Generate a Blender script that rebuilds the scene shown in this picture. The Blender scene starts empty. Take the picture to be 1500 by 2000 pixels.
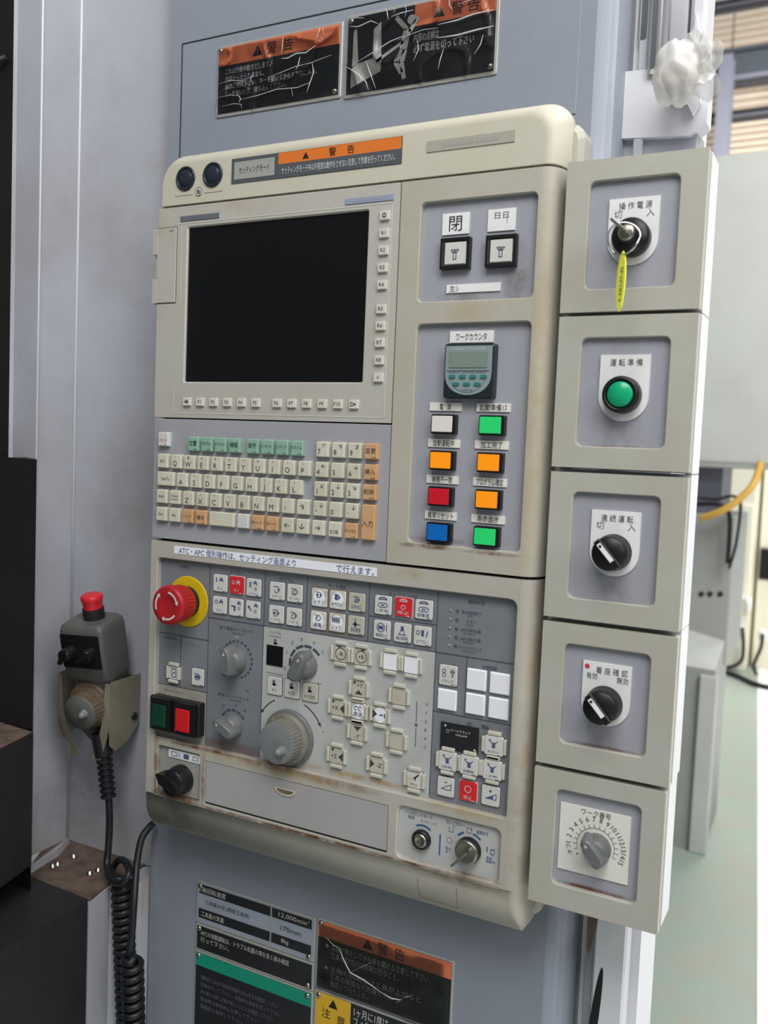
import bpy, math, random
from mathutils import Vector, Matrix, noise
random.seed(7)
S = bpy.context.scene
COL = S.collection
EYE = 1.45          # eye height; everything below is measured from the eye level and lifted by EYE when linked

# ---------------------------------------------------------------- camera
RX = (0.8837948598864578, 0.06848774902187246, -0.46283482353015937)   # panel X axis in camera space (x right, y down, z forward)
RD = (-0.04102027748629608, 0.9967614558640888, 0.06916600999515167)   # downwards
RN = (0.4660729368599125, -0.04214295122104236, 0.8837420376949129)    # into the machine
FPX = 1777.35
CAMY = -0.74
cd = bpy.data.cameras.new('camera')
cam = bpy.data.objects.new('camera', cd); COL.objects.link(cam)
cd.sensor_fit = 'VERTICAL'; cd.sensor_height = 36; cd.sensor_width = 27; cd.lens = FPX / 2000 * 36
cd.clip_start = 0.02; cd.clip_end = 200
m3 = Matrix(((RX[0], -RX[1], -RX[2]), (RN[0], -RN[1], -RN[2]), (-RD[0], RD[1], RD[2])))
cam.matrix_world = Matrix.Translation((0, CAMY, EYE)) @ m3.to_4x4()
cd.dof.use_dof = True; cd.dof.focus_distance = 0.90; cd.dof.aperture_fstop = 6.5
S.camera = cam

# ---------------------------------------------------------------- world, lamps, exposure
S.view_settings.view_transform = 'Standard'; S.view_settings.look = 'None'
S.view_settings.exposure = 0.1; S.view_settings.gamma = 1.0; S.view_settings.use_curve_mapping = False
w = bpy.data.worlds.new('hall'); S.world = w; w.use_nodes = True
w.node_tree.nodes['Background'].inputs[0].default_value = (0.88, 0.93, 1.0, 1)
w.node_tree.nodes['Background'].inputs[1].default_value = 0.15
def area(name, loc, target, size, power, col=(1, 1, 1), sy=None):
    l = bpy.data.lights.new(name, 'AREA'); l.energy = power; l.color = col; l.size = size
    if sy: l.shape = 'RECTANGLE'; l.size_y = sy
    o = bpy.data.objects.new(name, l); COL.objects.link(o); o.location = loc
    o.rotation_euler = (Vector(target) - Vector(loc)).to_track_quat('-Z', 'Y').to_euler(); return o
area('roof_light_front', (0.25, -1.15, 3.05), (-0.35, 0, 1.55), 1.5, 38, (1, 0.985, 0.96), 0.9)
area('roof_light_right', (2.4, -1.6, 2.9), (-0.3, 0, 1.5), 1.6, 34, (1, 0.98, 0.95), 1.6)
area('hall_fill_light', (0.3, 6.8, 5.2), (-0.8, 9.5, 1.0), 3.0, 560, (1, 0.99, 0.97), 3.0)  # added light brightening the far wall, standing in for window light
area('aisle_fill_light', (1.6, 0.9, 4.2), (-0.4, 3.2, 1.2), 1.6, 170, (1, 0.99, 0.96), 1.6)  # added fill light, brightens the front of the neighbouring cabinet

# ---------------------------------------------------------------- measuring: pixel of the 1500x2000 photograph to a point on a plane
def ray(px, py):
    d = (px - 750, py - 1000, FPX)
    k = lambda R: R[0] * d[0] + R[1] * d[1] + R[2] * d[2]
    return Vector((k(RX), k(RN), -k(RD)))
def at(px, py, y=0.0):
    d = ray(px, py); return Vector((0, CAMY, 0)) + d * ((y - CAMY) / d.y)
def atz(px, py, z):
    d = ray(px, py); return Vector((0, CAMY, 0)) + d * (z / d.z)

# ---------------------------------------------------------------- materials
def lin(c):
    f = lambda v: (v / 12.92) if v <= 0.04045 else ((v + 0.055) / 1.055) ** 2.4
    return tuple(f(v / 255) for v in c) + (1,)
MATS = {}
def mat(name, c, rough=0.5, metal=0.0, grime=None, gscale=12, gamt=0.35, bump=0.0, bscale=200, emit=0, stains=(), trans=0, coat=0, ior=1.45, alpha=1, streak=False):
    m = bpy.data.materials.new(name); m.use_nodes = True
    nt = m.node_tree; N = nt.nodes; L = nt.links; b = N['Principled BSDF']
    b.inputs['Base Color'].default_value = lin(c); b.inputs['Roughness'].default_value = rough
    b.inputs['Metallic'].default_value = metal; b.inputs['Coat Weight'].default_value = coat; b.inputs['IOR'].default_value = ior
    b.inputs['Transmission Weight'].default_value = trans; b.inputs['Alpha'].default_value = alpha
    if emit: b.inputs['Emission Color'].default_value = lin(c); b.inputs['Emission Strength'].default_value = emit
    g = N.new('ShaderNodeNewGeometry')
    colr = None
    if grime:
        src = g.outputs['Position']
        if streak:
            mp = N.new('ShaderNodeMapping'); mp.inputs['Scale'].default_value = (1, 1, 0.12); L.new(src, mp.inputs[0]); src = mp.outputs[0]
        n = N.new('ShaderNodeTexNoise'); n.inputs['Scale'].default_value = gscale; n.inputs['Detail'].default_value = 5
        n.inputs['Roughness'].default_value = 0.62; L.new(src, n.inputs['Vector'])
        r = N.new('ShaderNodeMapRange'); r.inputs[1].default_value = 0.42; r.inputs[2].default_value = 0.78; r.inputs[4].default_value = gamt
        L.new(n.outputs['Fac'], r.inputs[0])
        x = N.new('ShaderNodeMix'); x.data_type = 'RGBA'; x.inputs[6].default_value = lin(c); x.inputs[7].default_value = lin(grime)
        L.new(r.outputs[0], x.inputs[0]); colr = x.outputs[2]
    if stains:
        sp = N.new('ShaderNodeSeparateXYZ'); L.new(g.outputs['Position'], sp.inputs[0])
        n2 = N.new('ShaderNodeTexNoise'); n2.inputs['Scale'].default_value = 45; n2.inputs['Detail'].default_value = 6; n2.inputs['Roughness'].default_value = 0.7
        L.new(g.outputs['Position'], n2.inputs['Vector'])
        def M(op, a, bb=None, c3=None, clamp=False):
            q = N.new('ShaderNodeMath'); q.operation = op; q.use_clamp = clamp
            for i, v in enumerate((a, bb, c3)):
                if v is None: continue
                if isinstance(v, (int, float)): q.inputs[i].default_value = v
                else: L.new(v, q.inputs[i])
            return q.outputs[0]
        for (cx, cz, rx, rz, amt, scol) in stains:      # soft elliptical dirt patches broken up by noise
            dx = M('DIVIDE', M('SUBTRACT', sp.outputs[0], cx), rx); dz = M('DIVIDE', M('SUBTRACT', sp.outputs[2], cz + EYE), rz)
            d = M('ADD', M('MULTIPLY', dx, dx), M('MULTIPLY', dz, dz))
            k = M('SUBTRACT', 1.0, d, clamp=True)
            nn = M('MULTIPLY_ADD', n2.outputs['Fac'], 3.2, -1.1, clamp=True)
            fac = M('MULTIPLY', M('MULTIPLY', k, nn), amt, clamp=True)
            x = N.new('ShaderNodeMix'); x.data_type = 'RGBA'; x.inputs[7].default_value = lin(scol)
            if colr: L.new(colr, x.inputs[6])
            else: x.inputs[6].default_value = lin(c)
            L.new(fac, x.inputs[0]); colr = x.outputs[2]
    if colr: L.new(colr, b.inputs['Base Color'])
    if bump:
        n = N.new('ShaderNodeTexNoise'); n.inputs['Scale'].default_value = bscale; n.inputs['Detail'].default_value = 3
        L.new(g.outputs['Position'], n.inputs['Vector'])
        bp = N.new('ShaderNodeBump'); bp.inputs['Strength'].default_value = bump; bp.inputs['Distance'].default_value = 0.001
        L.new(n.outputs['Fac'], bp.inputs['Height']); L.new(bp.outputs[0], b.inputs['Normal'])
    MATS[name] = m; return m

RUST = (104, 66, 44); DIRT = (112, 98, 76); OCH = (168, 140, 92)
mat('beige', (178, 177, 168), 0.5, grime=(158, 150, 128), gscale=9, gamt=0.5, bump=0.12, bscale=900)
mat('beige_cowl', (196, 192, 176), 0.42, grime=(176, 168, 146), gscale=7, gamt=0.45, bump=0.12, bscale=900)
rl = [(x, z, rx, rz, a, RUST) for x, z, rx, rz, a in (
    (-.45, -.3805, .21, .0022, 1.6), (-.59, -.3195, .07, .003, 1.6), (-.50, -.3205, .05, .0045, 1.5), (-.43, -.3225, .06, .005, .9),
    (-.62, -.379, .04, .004, 1.4), (-.652, -.345, .004, .05, 1.0), (-.628, -.377, .03, .004, 1.5), (-.30, -.3765, .05, .003, 1.0),
    (-.588, -.35, .004, .04, .9), (-.30, -.384, .05, .006, .7))]
rl += [(-.62, -.397, .05, .03, .5, DIRT), (-.634, -.3, .02, .1, .35, DIRT), (-.36, -.113, .02, .006, .7, OCH), (-.5, -.3235, .12, .006, .8, OCH), (-.3, -.32, .05, .004, .8, OCH),
       (-.24, -.2, .006, .14, .55, OCH), (-.245, -.32, .01, .1, .4, DIRT)]
mat('beige_lower', (180, 177, 168), 0.5, grime=(152, 146, 130), gscale=9, gamt=0.5, bump=0.12, bscale=900, stains=rl)
mat('beige_switch', (178, 175, 163), 0.5, grime=(160, 152, 132), gscale=9, gamt=0.5, bump=0.12, bscale=900,
    stains=[(-.31, .122, .03, .012, .5, OCH), (-.248, .05, .01, .2, .6, OCH), (-.345, -.086, .03, .003, 1.4, RUST), (-.28, -.087, .03, .002, 1.2, RUST)])
mat('display_grey', (180, 178, 171), 0.45, grime=(170, 164, 146), gscale=14, gamt=0.5, bump=0.1, bscale=900, stains=[(-.55, .234, .05, .01, .35, OCH), (-.66, .225, .012, .02, .5, OCH)])
mat('panel_lavender', (160, 161, 168), 0.42, grime=(142, 140, 146), gscale=10, gamt=0.5)
mat('plate_grey', (160, 162, 172), 0.34, grime=(138, 138, 144), gscale=14, gamt=0.5, streak=True,
    stains=[(-.272, .15, .014, .035, .75, (96, 78, 66)), (-.32, .136, .03, .008, .7, (96, 78, 66)), (-.335, -.08, .03, .004, 1.2, RUST)] +
           [(-.175, z, .04, .004, 1.5, RUST) for z in (-.2415, -.3635)] + [(-.175, z, .035, .0025, 1.3, RUST) for z in (.0085, -.1185)] +
           [(-.175, z, .018, .022, .4, (100, 96, 96)) for z in (.02, -.112, -.235)])
mat('sheet_blue', (140, 147, 159), 0.42, grime=(126, 131, 141), gscale=4, gamt=0.5, bump=0.25, bscale=700)
mat('column_white', (177, 180, 189), 0.38, grime=(148, 144, 146), gscale=5, gamt=0.75, bump=0.2, bscale=500,
    stains=[(-.79, -.42, .03, .05, .6, (110, 98, 90)), (-.84, -.46, .04, .06, .5, (105, 98, 96)), (-.70, -.52, .02, .08, .7, OCH), (-.80, -.2, .03, .25, .25, (120, 116, 116))])
mat('dirty_ledge', (104, 88, 78), 0.85, grime=(58, 46, 40), gscale=60, gamt=1.0, bump=1.0, bscale=350)
mat('black_plastic', (22, 22, 24), 0.38)
mat('black_soft', (30, 30, 33), 0.55)
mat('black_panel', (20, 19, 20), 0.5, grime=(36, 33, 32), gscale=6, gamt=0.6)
mat('black_box', (33, 32, 36), 0.5, grime=(52, 48, 46), gscale=8, gamt=0.5, bump=.3, bscale=200)
mat('gap_dark', (38, 40, 36), 0.8)
mat('screen', (9, 9, 12), 0.3)
mat('key_cream', (206, 204, 188), 0.45, grime=(180, 172, 142), gscale=30, gamt=0.6)
mat('key_white', (206, 206, 204), 0.45, grime=(186, 182, 170), gscale=30, gamt=0.5)
mat('key_green', (140, 176, 158), 0.45, grime=(108, 150, 130), gscale=40, gamt=0.4)
mat('key_orange', (202, 162, 120), 0.45, grime=(186, 134, 84), gscale=40, gamt=0.5)
mat('key_softkey', (206, 204, 194), 0.45)
mat('ink', (62, 64, 70), 0.6); mat('ink_black', (28, 28, 30), 0.6); mat('ink_blue', (72, 84, 124), 0.6); mat('ink_red', (206, 62, 78), 0.6)
mat('ink_grey', (96, 100, 112), 0.6); mat('ink_white', (206, 206, 206), 0.5); mat('line_blue', (70, 76, 92), 0.6); mat('mark_blue', (58, 92, 140), 0.6)
mat('control_dark', (124, 128, 134), 0.42, grime=(104, 106, 108), gscale=16, gamt=0.55, stains=[(-.56, -.313, .05, .008, 1.2, RUST), (-.43, -.18, .04, .01, .8, DIRT), (-.62, -.27, .03, .02, .7, DIRT), (-.625, -.32, .03, .012, .6, DIRT)])
mat('control_light', (184, 186, 186), 0.42, grime=(158, 156, 146), gscale=14, gamt=0.5, stains=[(-.42, -.3135, .09, .004, 1.2, OCH), (-.5, -.3135, .02, .008, 1.2, RUST)])
mat('control_mid', (160, 157, 148), 0.45, grime=(134, 128, 114), gscale=14, gamt=0.6)
mat('drawer_grey', (168, 167, 168), 0.45, grime=(154, 150, 146), gscale=8, gamt=0.5)
mat('glint_white', (232, 234, 238), 0.2, alpha=0.55)
mat('button_white', (206, 206, 203), 0.4, grime=(192, 188, 178), gscale=40, gamt=0.4)
mat('button_stained', (212, 210, 206), 0.4, grime=(150, 120, 84), gscale=90, gamt=0.75)
mat('button_cream', (188, 186, 172), 0.42, grime=(170, 160, 134), gscale=50, gamt=0.5)
mat('clip_clear', (196, 195, 184), 0.3, grime=(180, 174, 148), gscale=50, gamt=0.6)
mat('blank_white', (236, 238, 244), 0.4)
mat('rim_brown', (122, 104, 82), 0.6, grime=(90, 66, 46), gscale=80, gamt=0.8)
mat('red_button', (208, 40, 48), 0.38)
mat('estop_red', (168, 26, 34), 0.4, grime=(150, 26, 32), gscale=40, gamt=0.3)
mat('estop_yellow', (214, 184, 20), 0.4, grime=(180, 150, 24), gscale=30, gamt=0.5)
mat('knob_grey', (104, 107, 108), 0.36); mat('knob_face', (124, 129, 131), 0.32, grime=(104, 106, 106), gscale=60, gamt=0.6)
mat('knob_ring', (118, 116, 108), 0.45, grime=(84, 76, 62), gscale=60, gamt=0.7)
mat('knob_brown', (100, 88, 72), 0.6, grime=(60, 46, 36), gscale=60, gamt=0.9)
mat('lamp_green', (38, 196, 104), 0.3, emit=0.22); mat('lamp_orange', (246, 146, 16), 0.3, emit=0.22); mat('lamp_red', (204, 24, 46), 0.3)
mat('lamp_blue', (10, 104, 186), 0.3); mat('lamp_white', (224, 218, 214), 0.35)
mat('pb_green', (14, 62, 44), 0.35); mat('pb_red', (206, 30, 36), 0.4)
mat('switch_green', (20, 172, 118), 0.25, grime=(14, 130, 100), gscale=60, gamt=0.6)
mat('label_white', (232, 232, 234), 0.45, grime=(208, 206, 202), gscale=40, gamt=0.5)
mat('tape_white', (236, 238, 248), 0.5); mat('label_ivory', (226, 224, 216), 0.5)
mat('nameplate_blue', (102, 107, 114), 0.4, grime=(90, 96, 106), gscale=80, gamt=.6); mat('nameplate_light', (146, 154, 176), 0.4); mat('nameplate_grey', (164, 161, 150), 0.45)
mat('lens_navy', (38, 44, 56), 0.25); mat('counter_face', (134, 150, 152), 0.3); mat('counter_lcd', (122, 138, 130), 0.2); mat('counter_case', (30, 38, 44), 0.35)
mat('counter_teal', (46, 120, 120), 0.4)
mat('chrome', (205, 205, 205), 0.16, metal=1.0); mat('steel', (168, 164, 152), 0.3, metal=1.0); mat('alu', (190, 192, 198), 0.3, metal=0.85)
mat('stainless_holder', (150, 144, 128), 0.36, metal=0.3, grime=(96, 84, 64), gscale=12, gamt=0.7)
mat('handy_grey', (92, 93, 92), 0.5, grime=(70, 68, 64), gscale=20, gamt=0.6)
mat('rubber', (26, 27, 30), 0.45)
mat('tag_yellow', (222, 224, 76), 0.4); mat('white_paint', (214, 216, 222), 0.35, grime=(198, 198, 200), gscale=6, gamt=0.5)
mat('sticker_orange', (214, 116, 44), 0.45); mat('sticker_salmon', (216, 122, 84), 0.45, grime=(198, 104, 66), gscale=20, gamt=.4)
mat('sticker_black', (34, 36, 40), 0.35); mat('sticker_dark', (82, 86, 92), 0.4); mat('sticker_yellow', (214, 170, 48), 0.45); mat('sticker_teal', (20, 142, 116), 0.45)
mat('plate_rim', (178, 178, 172), 0.35, metal=0.3); mat('plate_bluegrey', (150, 158, 172), 0.4, grime=(134, 140, 152), gscale=30, gamt=.5)
mat('picto_grey', (186, 184, 180), 0.4)
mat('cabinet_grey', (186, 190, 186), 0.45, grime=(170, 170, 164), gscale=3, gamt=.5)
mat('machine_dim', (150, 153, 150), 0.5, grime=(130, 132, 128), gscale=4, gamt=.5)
mat('cream_far', (244, 240, 222), 0.5); mat('white_far', (250, 250, 248), 0.5); mat('tan_clad', (222, 208, 190), 0.6, grime=(208, 190, 168), gscale=1.5, gamt=.6)
mat('steel_beam', (120, 122, 136), 0.55); mat('beam_dark', (72, 78, 86), 0.6); mat('hose_yellow', (206, 164, 76), 0.45)
mat('floor_green', (148, 164, 152), 0.35, grime=(164, 154, 144), gscale=5, gamt=.8, bump=.2, bscale=40)
mat('floor_white', (238, 238, 236), 0.4, grime=(214, 214, 210), gscale=4, gamt=.5)
mat('concrete', (120, 122, 118), 0.7)

# thin clear wrinkled plastic film
def film_mat():
    m = bpy.data.materials.new('clear_film'); m.use_nodes = True; nt = m.node_tree; N = nt.nodes; L = nt.links
    N.remove(N['Principled BSDF']); out = N['Material Output']
    t = N.new('ShaderNodeBsdfTransparent'); gl = N.new('ShaderNodeBsdfGlossy'); gl.inputs['Roughness'].default_value = 0.22
    lw = N.new('ShaderNodeFresnel'); lw.inputs[0].default_value = 1.4
    mx = N.new('ShaderNodeMixShader'); L.new(lw.outputs[0], mx.inputs[0]); L.new(t.outputs[0], mx.inputs[1]); L.new(gl.outputs[0], mx.inputs[2]); L.new(mx.outputs[0], out.inputs[0])
    MATS['film'] = m
    m = bpy.data.materials.new('milky_plastic_bag'); m.use_nodes = True; nt = m.node_tree; N = nt.nodes; L = nt.links
    b = N['Principled BSDF']; b.inputs['Base Color'].default_value = lin((236, 234, 230)); b.inputs['Roughness'].default_value = 0.25
    out = N['Material Output']; t = N.new('ShaderNodeBsdfTransparent'); mx = N.new('ShaderNodeMixShader'); mx.inputs[0].default_value = 0.62
    L.new(t.outputs[0], mx.inputs[1]); L.new(b.outputs[0], mx.inputs[2]); L.new(mx.outputs[0], out.inputs[0])
    MATS['bag'] = m
film_mat()

# ---------------------------------------------------------------- mesh builder
TXT = {}
def text_geo(s, bold=False):
    if s in TXT: return TXT[s]
    c = bpy.data.curves.new('t', 'FONT'); c.body = s; c.size = 1.0; c.resolution_u = 2; c.align_x = 'LEFT'
    o = bpy.data.objects.new('t', c); COL.objects.link(o)
    dg = bpy.context.evaluated_depsgraph_get(); dg.update()
    me = bpy.data.meshes.new_from_object(o.evaluated_get(dg))
    vs = [(v.co.x, v.co.y) for v in me.vertices]; fs = [tuple(p.vertices) for p in me.polygons]
    bpy.data.objects.remove(o); bpy.data.curves.remove(c); bpy.data.meshes.remove(me)
    if vs:
        x0 = min(v[0] for v in vs); x1 = max(v[0] for v in vs); y0 = min(v[1] for v in vs); y1 = max(v[1] for v in vs)
    else: x0 = x1 = y0 = y1 = 0
    TXT[s] = (vs, fs, x0, x1, y0, y1); return TXT[s]

def rr(x0, x1, z0, z1, r=0.0, n=4):
    rs = r if isinstance(r, (tuple, list)) else (r,) * 4          # BL, BR, TR, TL ; counter-clockwise seen from the front (-y)
    P = []
    for (cx, cz, a0, q) in ((x0, z0, 180, rs[0]), (x1, z0, 270, rs[1]), (x1, z1, 0, rs[2]), (x0, z1, 90, rs[3])):
        q = min(q, (x1 - x0) / 2, (z1 - z0) / 2); sx = 1 if cx == x0 else -1; sz = 1 if cz == z0 else -1
        for i in range(n + 1):
            a = math.radians(a0 + 90 * i / n); P.append((cx + sx * q + q * math.cos(a), cz + sz * q + q * math.sin(a)))
    return P

def radd(r, d): return tuple(max(0, v + d) for v in r) if isinstance(r, (tuple, list)) else max(0, r + d)
class MB:
    def __init__(s): s.v = []; s.f = []; s.m = []; s.s = []
    def face(s, idx, m, sm=False): s.f.append(tuple(idx)); s.m.append(m); s.s.append(sm)
    def loop(s, pts): i = len(s.v); s.v += [tuple(p) for p in pts]; return list(range(i, i + len(pts)))
    def bridge(s, a, b, m, sm=False, closed=True):
        n = len(a)
        for i in range(n if closed else n - 1):
            j = (i + 1) % n; s.face((a[i], a[j], b[j], b[i]), m, sm)
    def slab(s, x0, x1, z0, z1, yb, yf, m, r=0.0, ch=0.0, n=3, mf=None):   # yb back, yf front (yf < yb)
        return s.loft([(x0, x1, z0, z1, r, yb), (x0, x1, z0, z1, r, yf + ch)] + ([(x0 + ch, x1 - ch, z0 + ch, z1 - ch, radd(r, -ch * .5), yf)] if ch else []), m, n, mf=mf)
    def loft(s, secs, m, n=3, sm=False, mf=None, cap=True):
        prev = None
        for (x0, x1, z0, z1, r, y) in secs:
            L = s.loop([(x, y, z) for x, z in rr(x0, x1, z0, z1, r, n)])
            if prev: s.bridge(prev, L, m, sm)
            elif cap: s.face(L[::-1], m)
            prev = L
        if cap: s.face(prev, mf or m)
        return s
    def holed(s, rect, hole, yf, depth, m, r=0.004, ch=0.0008, mw=None, n=4):   # front ring of a rect tile with a rounded hole and the hole's walls
        x0, x1, z0, z1 = rect
        a = s.loop([(x, yf, z) for x, z in rr(x0, x1, z0, z1, 0, n)])
        h = hole; b = s.loop([(x, yf, z) for x, z in rr(h[0] - ch, h[1] + ch, h[2] - ch, h[3] + ch, radd(r, ch), n)])
        s.bridge(a, b, m)
        c = s.loop([(x, yf + ch, z) for x, z in rr(*h, r, n)]); s.bridge(b, c, m)
        d = s.loop([(x, yf + depth, z) for x, z in rr(*h, r, n)]); s.bridge(c, d, mw or m)
        return s
    def quad(s, x0, x1, z0, z1, y, m): s.face(s.loop([(x0, y, z0), (x1, y, z0), (x1, y, z1), (x0, y, z1)]), m); return s
    def box(s, x0, x1, y0, y1, z0, z1, m): return s.slab(x0, x1, z0, z1, max(y0, y1), min(y0, y1), m, n=1) if False else s._box(x0, x1, y0, y1, z0, z1, m)
    def _box(s, x0, x1, y0, y1, z0, z1, m):
        i = s.loop([(x, y, z) for x in (x0, x1) for y in (y0, y1) for z in (z0, z1)])
        for q in ((0, 1, 3, 2), (4, 6, 7, 5), (0, 4, 5, 1), (2, 3, 7, 6), (0, 2, 6, 4), (1, 5, 7, 3)): s.face([i[k] for k in q], m)
        return s
    def poly(s, pts, y, m): s.face(s.loop([(x, y, z) for x, z in pts]), m); return s
    def prism_z(s, pts, z0, z1, m, mt=None):
        a = s.loop([(x, y, z0) for x, y in pts]); b = s.loop([(x, y, z1) for x, y in pts]); s.bridge(a, b, m); s.face(a[::-1], m); s.face(b, mt or m); return s
    def prism_y(s, pts, yb, yf, m, mf=None):
        a = s.loop([(x, yb, z) for x, z in pts]); b = s.loop([(x, yf, z) for x, z in pts]); s.bridge(a, b, m); s.face(a[::-1], m); s.face(b, mf or m); return s
    def lathe(s, prof, c, m, n=32, ax=None, sm=True, cap=True, mcap=None):    # profile (r, h) along the axis (default: out of the panel, -y)
        q = Vector(ax or (0, -1, 0)).to_track_quat('Z', 'X').to_matrix(); c = Vector(c); prev = None
        for k, p in enumerate(prof):
            L = s.loop([c + q @ Vector((p[0] * math.cos(2 * math.pi * i / n), p[0] * math.sin(2 * math.pi * i / n), p[1])) for i in range(n)])
            if prev: s.bridge(prev, L, p[2] if len(p) > 2 else m, sm)
            prev = L
        if cap: s.face(prev, mcap or m)
        return s
    def tube(s, pts, r, m, n=8, cap=True):
        pts = [Vector(p) for p in pts]; prev = None; up = None
        for i, p in enumerate(pts):
            t = (pts[min(i + 1, len(pts) - 1)] - pts[max(i - 1, 0)]).normalized()
            if up is None: up = t.orthogonal().normalized()
            up = (up - t * up.dot(t)).normalized(); sd = t.cross(up); rad = r[i] if isinstance(r, (list, tuple)) else r
            L = s.loop([p + rad * (up * math.cos(2 * math.pi * k / n) + sd * math.sin(2 * math.pi * k / n)) for k in range(n)])
            if prev: s.bridge(prev, L, m, True)
            elif cap: s.face(L[::-1], m)
            prev = L
        if cap: s.face(prev, m)
        return s
    def text(s, t, cx, cz, h, y, m, w=None, rot=0, align='c'):      # h: glyph height; w: fit to width; ink lies on plane y
        vs, fs, x0, x1, y0, y1 = text_geo(t)
        if not vs: return s
        sy = h / 0.73 if y1 - y0 < 0.73 * 1.35 else h / (y1 - y0); sx = sy if not w else w / max(x1 - x0, 1e-6)
        ox = (x0 + x1) / 2 if align == 'c' else x0; oy = (y0 + y1) / 2
        cr, sr = math.cos(rot), math.sin(rot); i = len(s.v)
        for a, b in vs:
            a = (a - ox) * sx; b = (b - oy) * sy; s.v.append((cx + a * cr - b * sr, y, cz + a * sr + b * cr))
        for f in fs: s.face([i + k for k in f], m)
        return s
    def ring(s, cx, cz, r0, r1, y, m, a0=0, a1=360, n=20):
        P = [(math.cos(math.radians(a0 + (a1 - a0) * i / n)), math.sin(math.radians(a0 + (a1 - a0) * i / n))) for i in range(n + 1)]
        a = s.loop([(cx + r0 * p, y, cz + r0 * q) for p, q in P]); b = s.loop([(cx + r1 * p, y, cz + r1 * q) for p, q in P]); s.bridge(a, b, m, closed=False); return s
    def disc(s, cx, cz, r, y, m, n=20): s.face(s.loop([(cx + r * math.cos(2 * math.pi * i / n), y, cz + r * math.sin(2 * math.pi * i / n)) for i in range(n)]), m); return s
    def line(s, x0, z0, x1, z1, w, y, m):
        d = Vector((x1 - x0, z1 - z0)).normalized() * (w / 2); nx, nz = -d.y, d.x
        s.face(s.loop([(x0 - nx, y, z0 - nz), (x1 - nx, y, z1 - nz), (x1 + nx, y, z1 + nz), (x0 + nx, y, z0 + nz)]), m); return s
    def arrow(s, x0, z0, x1, z1, w, y, m):
        d = Vector((x1 - x0, z1 - z0)); L = d.length; d.normalize(); k = w * 3.2; ex, ez = x1 - d.x * k, z1 - d.y * k
        s.line(x0, z0, ex, ez, w, y, m); s.face(s.loop([(x1, y, z1), (ex - d.y * k * .6, y, ez + d.x * k * .6), (ex + d.y * k * .6, y, ez - d.x * k * .6)]), m); return s
    def icon(s, prims, cx, cz, sc, y, m):
        for p in prims:
            k = p[0]; a = p[1:]
            if k == 'r': s.quad(cx + a[0] * sc, cx + a[2] * sc, cz + a[1] * sc, cz + a[3] * sc, y, m)
            elif k == 'o': s.ring(cx + a[0] * sc, cz + a[1] * sc, (a[2] - a[3]) * sc, a[2] * sc, y, m, *(a[4:6] if len(a) > 4 else (0, 360)), n=14)
            elif k == 'd': s.disc(cx + a[0] * sc, cz + a[1] * sc, a[2] * sc, y, m, 12)
            elif k == 'l': s.line(cx + a[0] * sc, cz + a[1] * sc, cx + a[2] * sc, cz + a[3] * sc, a[4] * sc, y, m)
            elif k == 'p': s.poly([(cx + u * sc, cz + v * sc) for u, v in a[0]], y, m)
            elif k == 't': s.text(a[0], cx + a[1] * sc, cz + a[2] * sc, a[3] * sc, y, m, w=(a[4] * sc if len(a) > 4 else None))
        return s
    def xf(s, M, i0=0): s.v[i0:] = [tuple(M @ Vector(v)) for v in s.v[i0:]]; return s
    def mesh(s, name, org):
        me = bpy.data.meshes.new(name); ms = []
        for m in s.m:
            if m not in ms: ms.append(m)
        me.from_pydata([(v[0] - org[0], v[1] - org[1], v[2] - org[2]) for v in s.v], [], s.f)
        for m in ms: me.materials.append(MATS[m])
        me.polygons.foreach_set('material_index', [ms.index(m) for m in s.m]); me.polygons.foreach_set('use_smooth', s.s)
        me.validate(); me.update(); return me
    def build(s, name, parent=None, label=None, cat=None, group=None, kind=None, origin=None, par=None):
        if par is not None:      # centre was measured on the panel face plane y=0; the piece stands on plane y=par
            k = par / 0.74; cx = (min(v[0] for v in s.v) + max(v[0] for v in s.v)) / 2 * k; cz = (min(v[2] for v in s.v) + max(v[2] for v in s.v)) / 2 * k
            s.v = [(v[0] + cx, v[1], v[2] + cz) for v in s.v]
        if origin is None:
            origin = tuple((min(v[k] for v in s.v) + max(v[k] for v in s.v)) / 2 for k in range(3))
        o = bpy.data.objects.new(name, s.mesh(name, origin)); COL.objects.link(o); return place(o, origin, parent, label, cat, group, kind)
W = {}
def place(o, origin, parent=None, label=None, cat=None, group=None, kind=None):
    W[o.name] = Vector(origin)
    if parent: o.parent = parent; o.location = Vector(origin) - W[parent.name]
    else: o.location = Vector(origin) + Vector((0, 0, EYE))
    if label: o['label'] = label
    if cat: o['category'] = cat
    if group: o['group'] = group
    if kind: o['kind'] = kind
    return o
def root(name, label, cat, origin, group=None):
    o = bpy.data.objects.new(name, None); o.empty_display_size = 0.02; COL.objects.link(o); return place(o, origin, None, label, cat, group)
E_ = 0.00025   # ink height above its surface
PI = math.pi
#==BODY==
# ================================================================ SETTING: factory hall
MB()._box(-12, 14, -6, 16, -1.5, -EYE, 'floor_green').build('floor', kind='structure')
# white strip lying on the green floor
a, b = atz(1480, 1330, -EYE), atz(1478, 2000, -EYE); d = (a - b)
far = b + d * 1.9; near = b - d * 1.2
MB().prism_z([(near.x, near.y), (near.x + 5, near.y), (far.x + 6, far.y), (far.x, far.y)], -EYE, -EYE + .004, 'floor_white').build('trim_1', label='white strip on the green floor', kind='structure')
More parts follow.
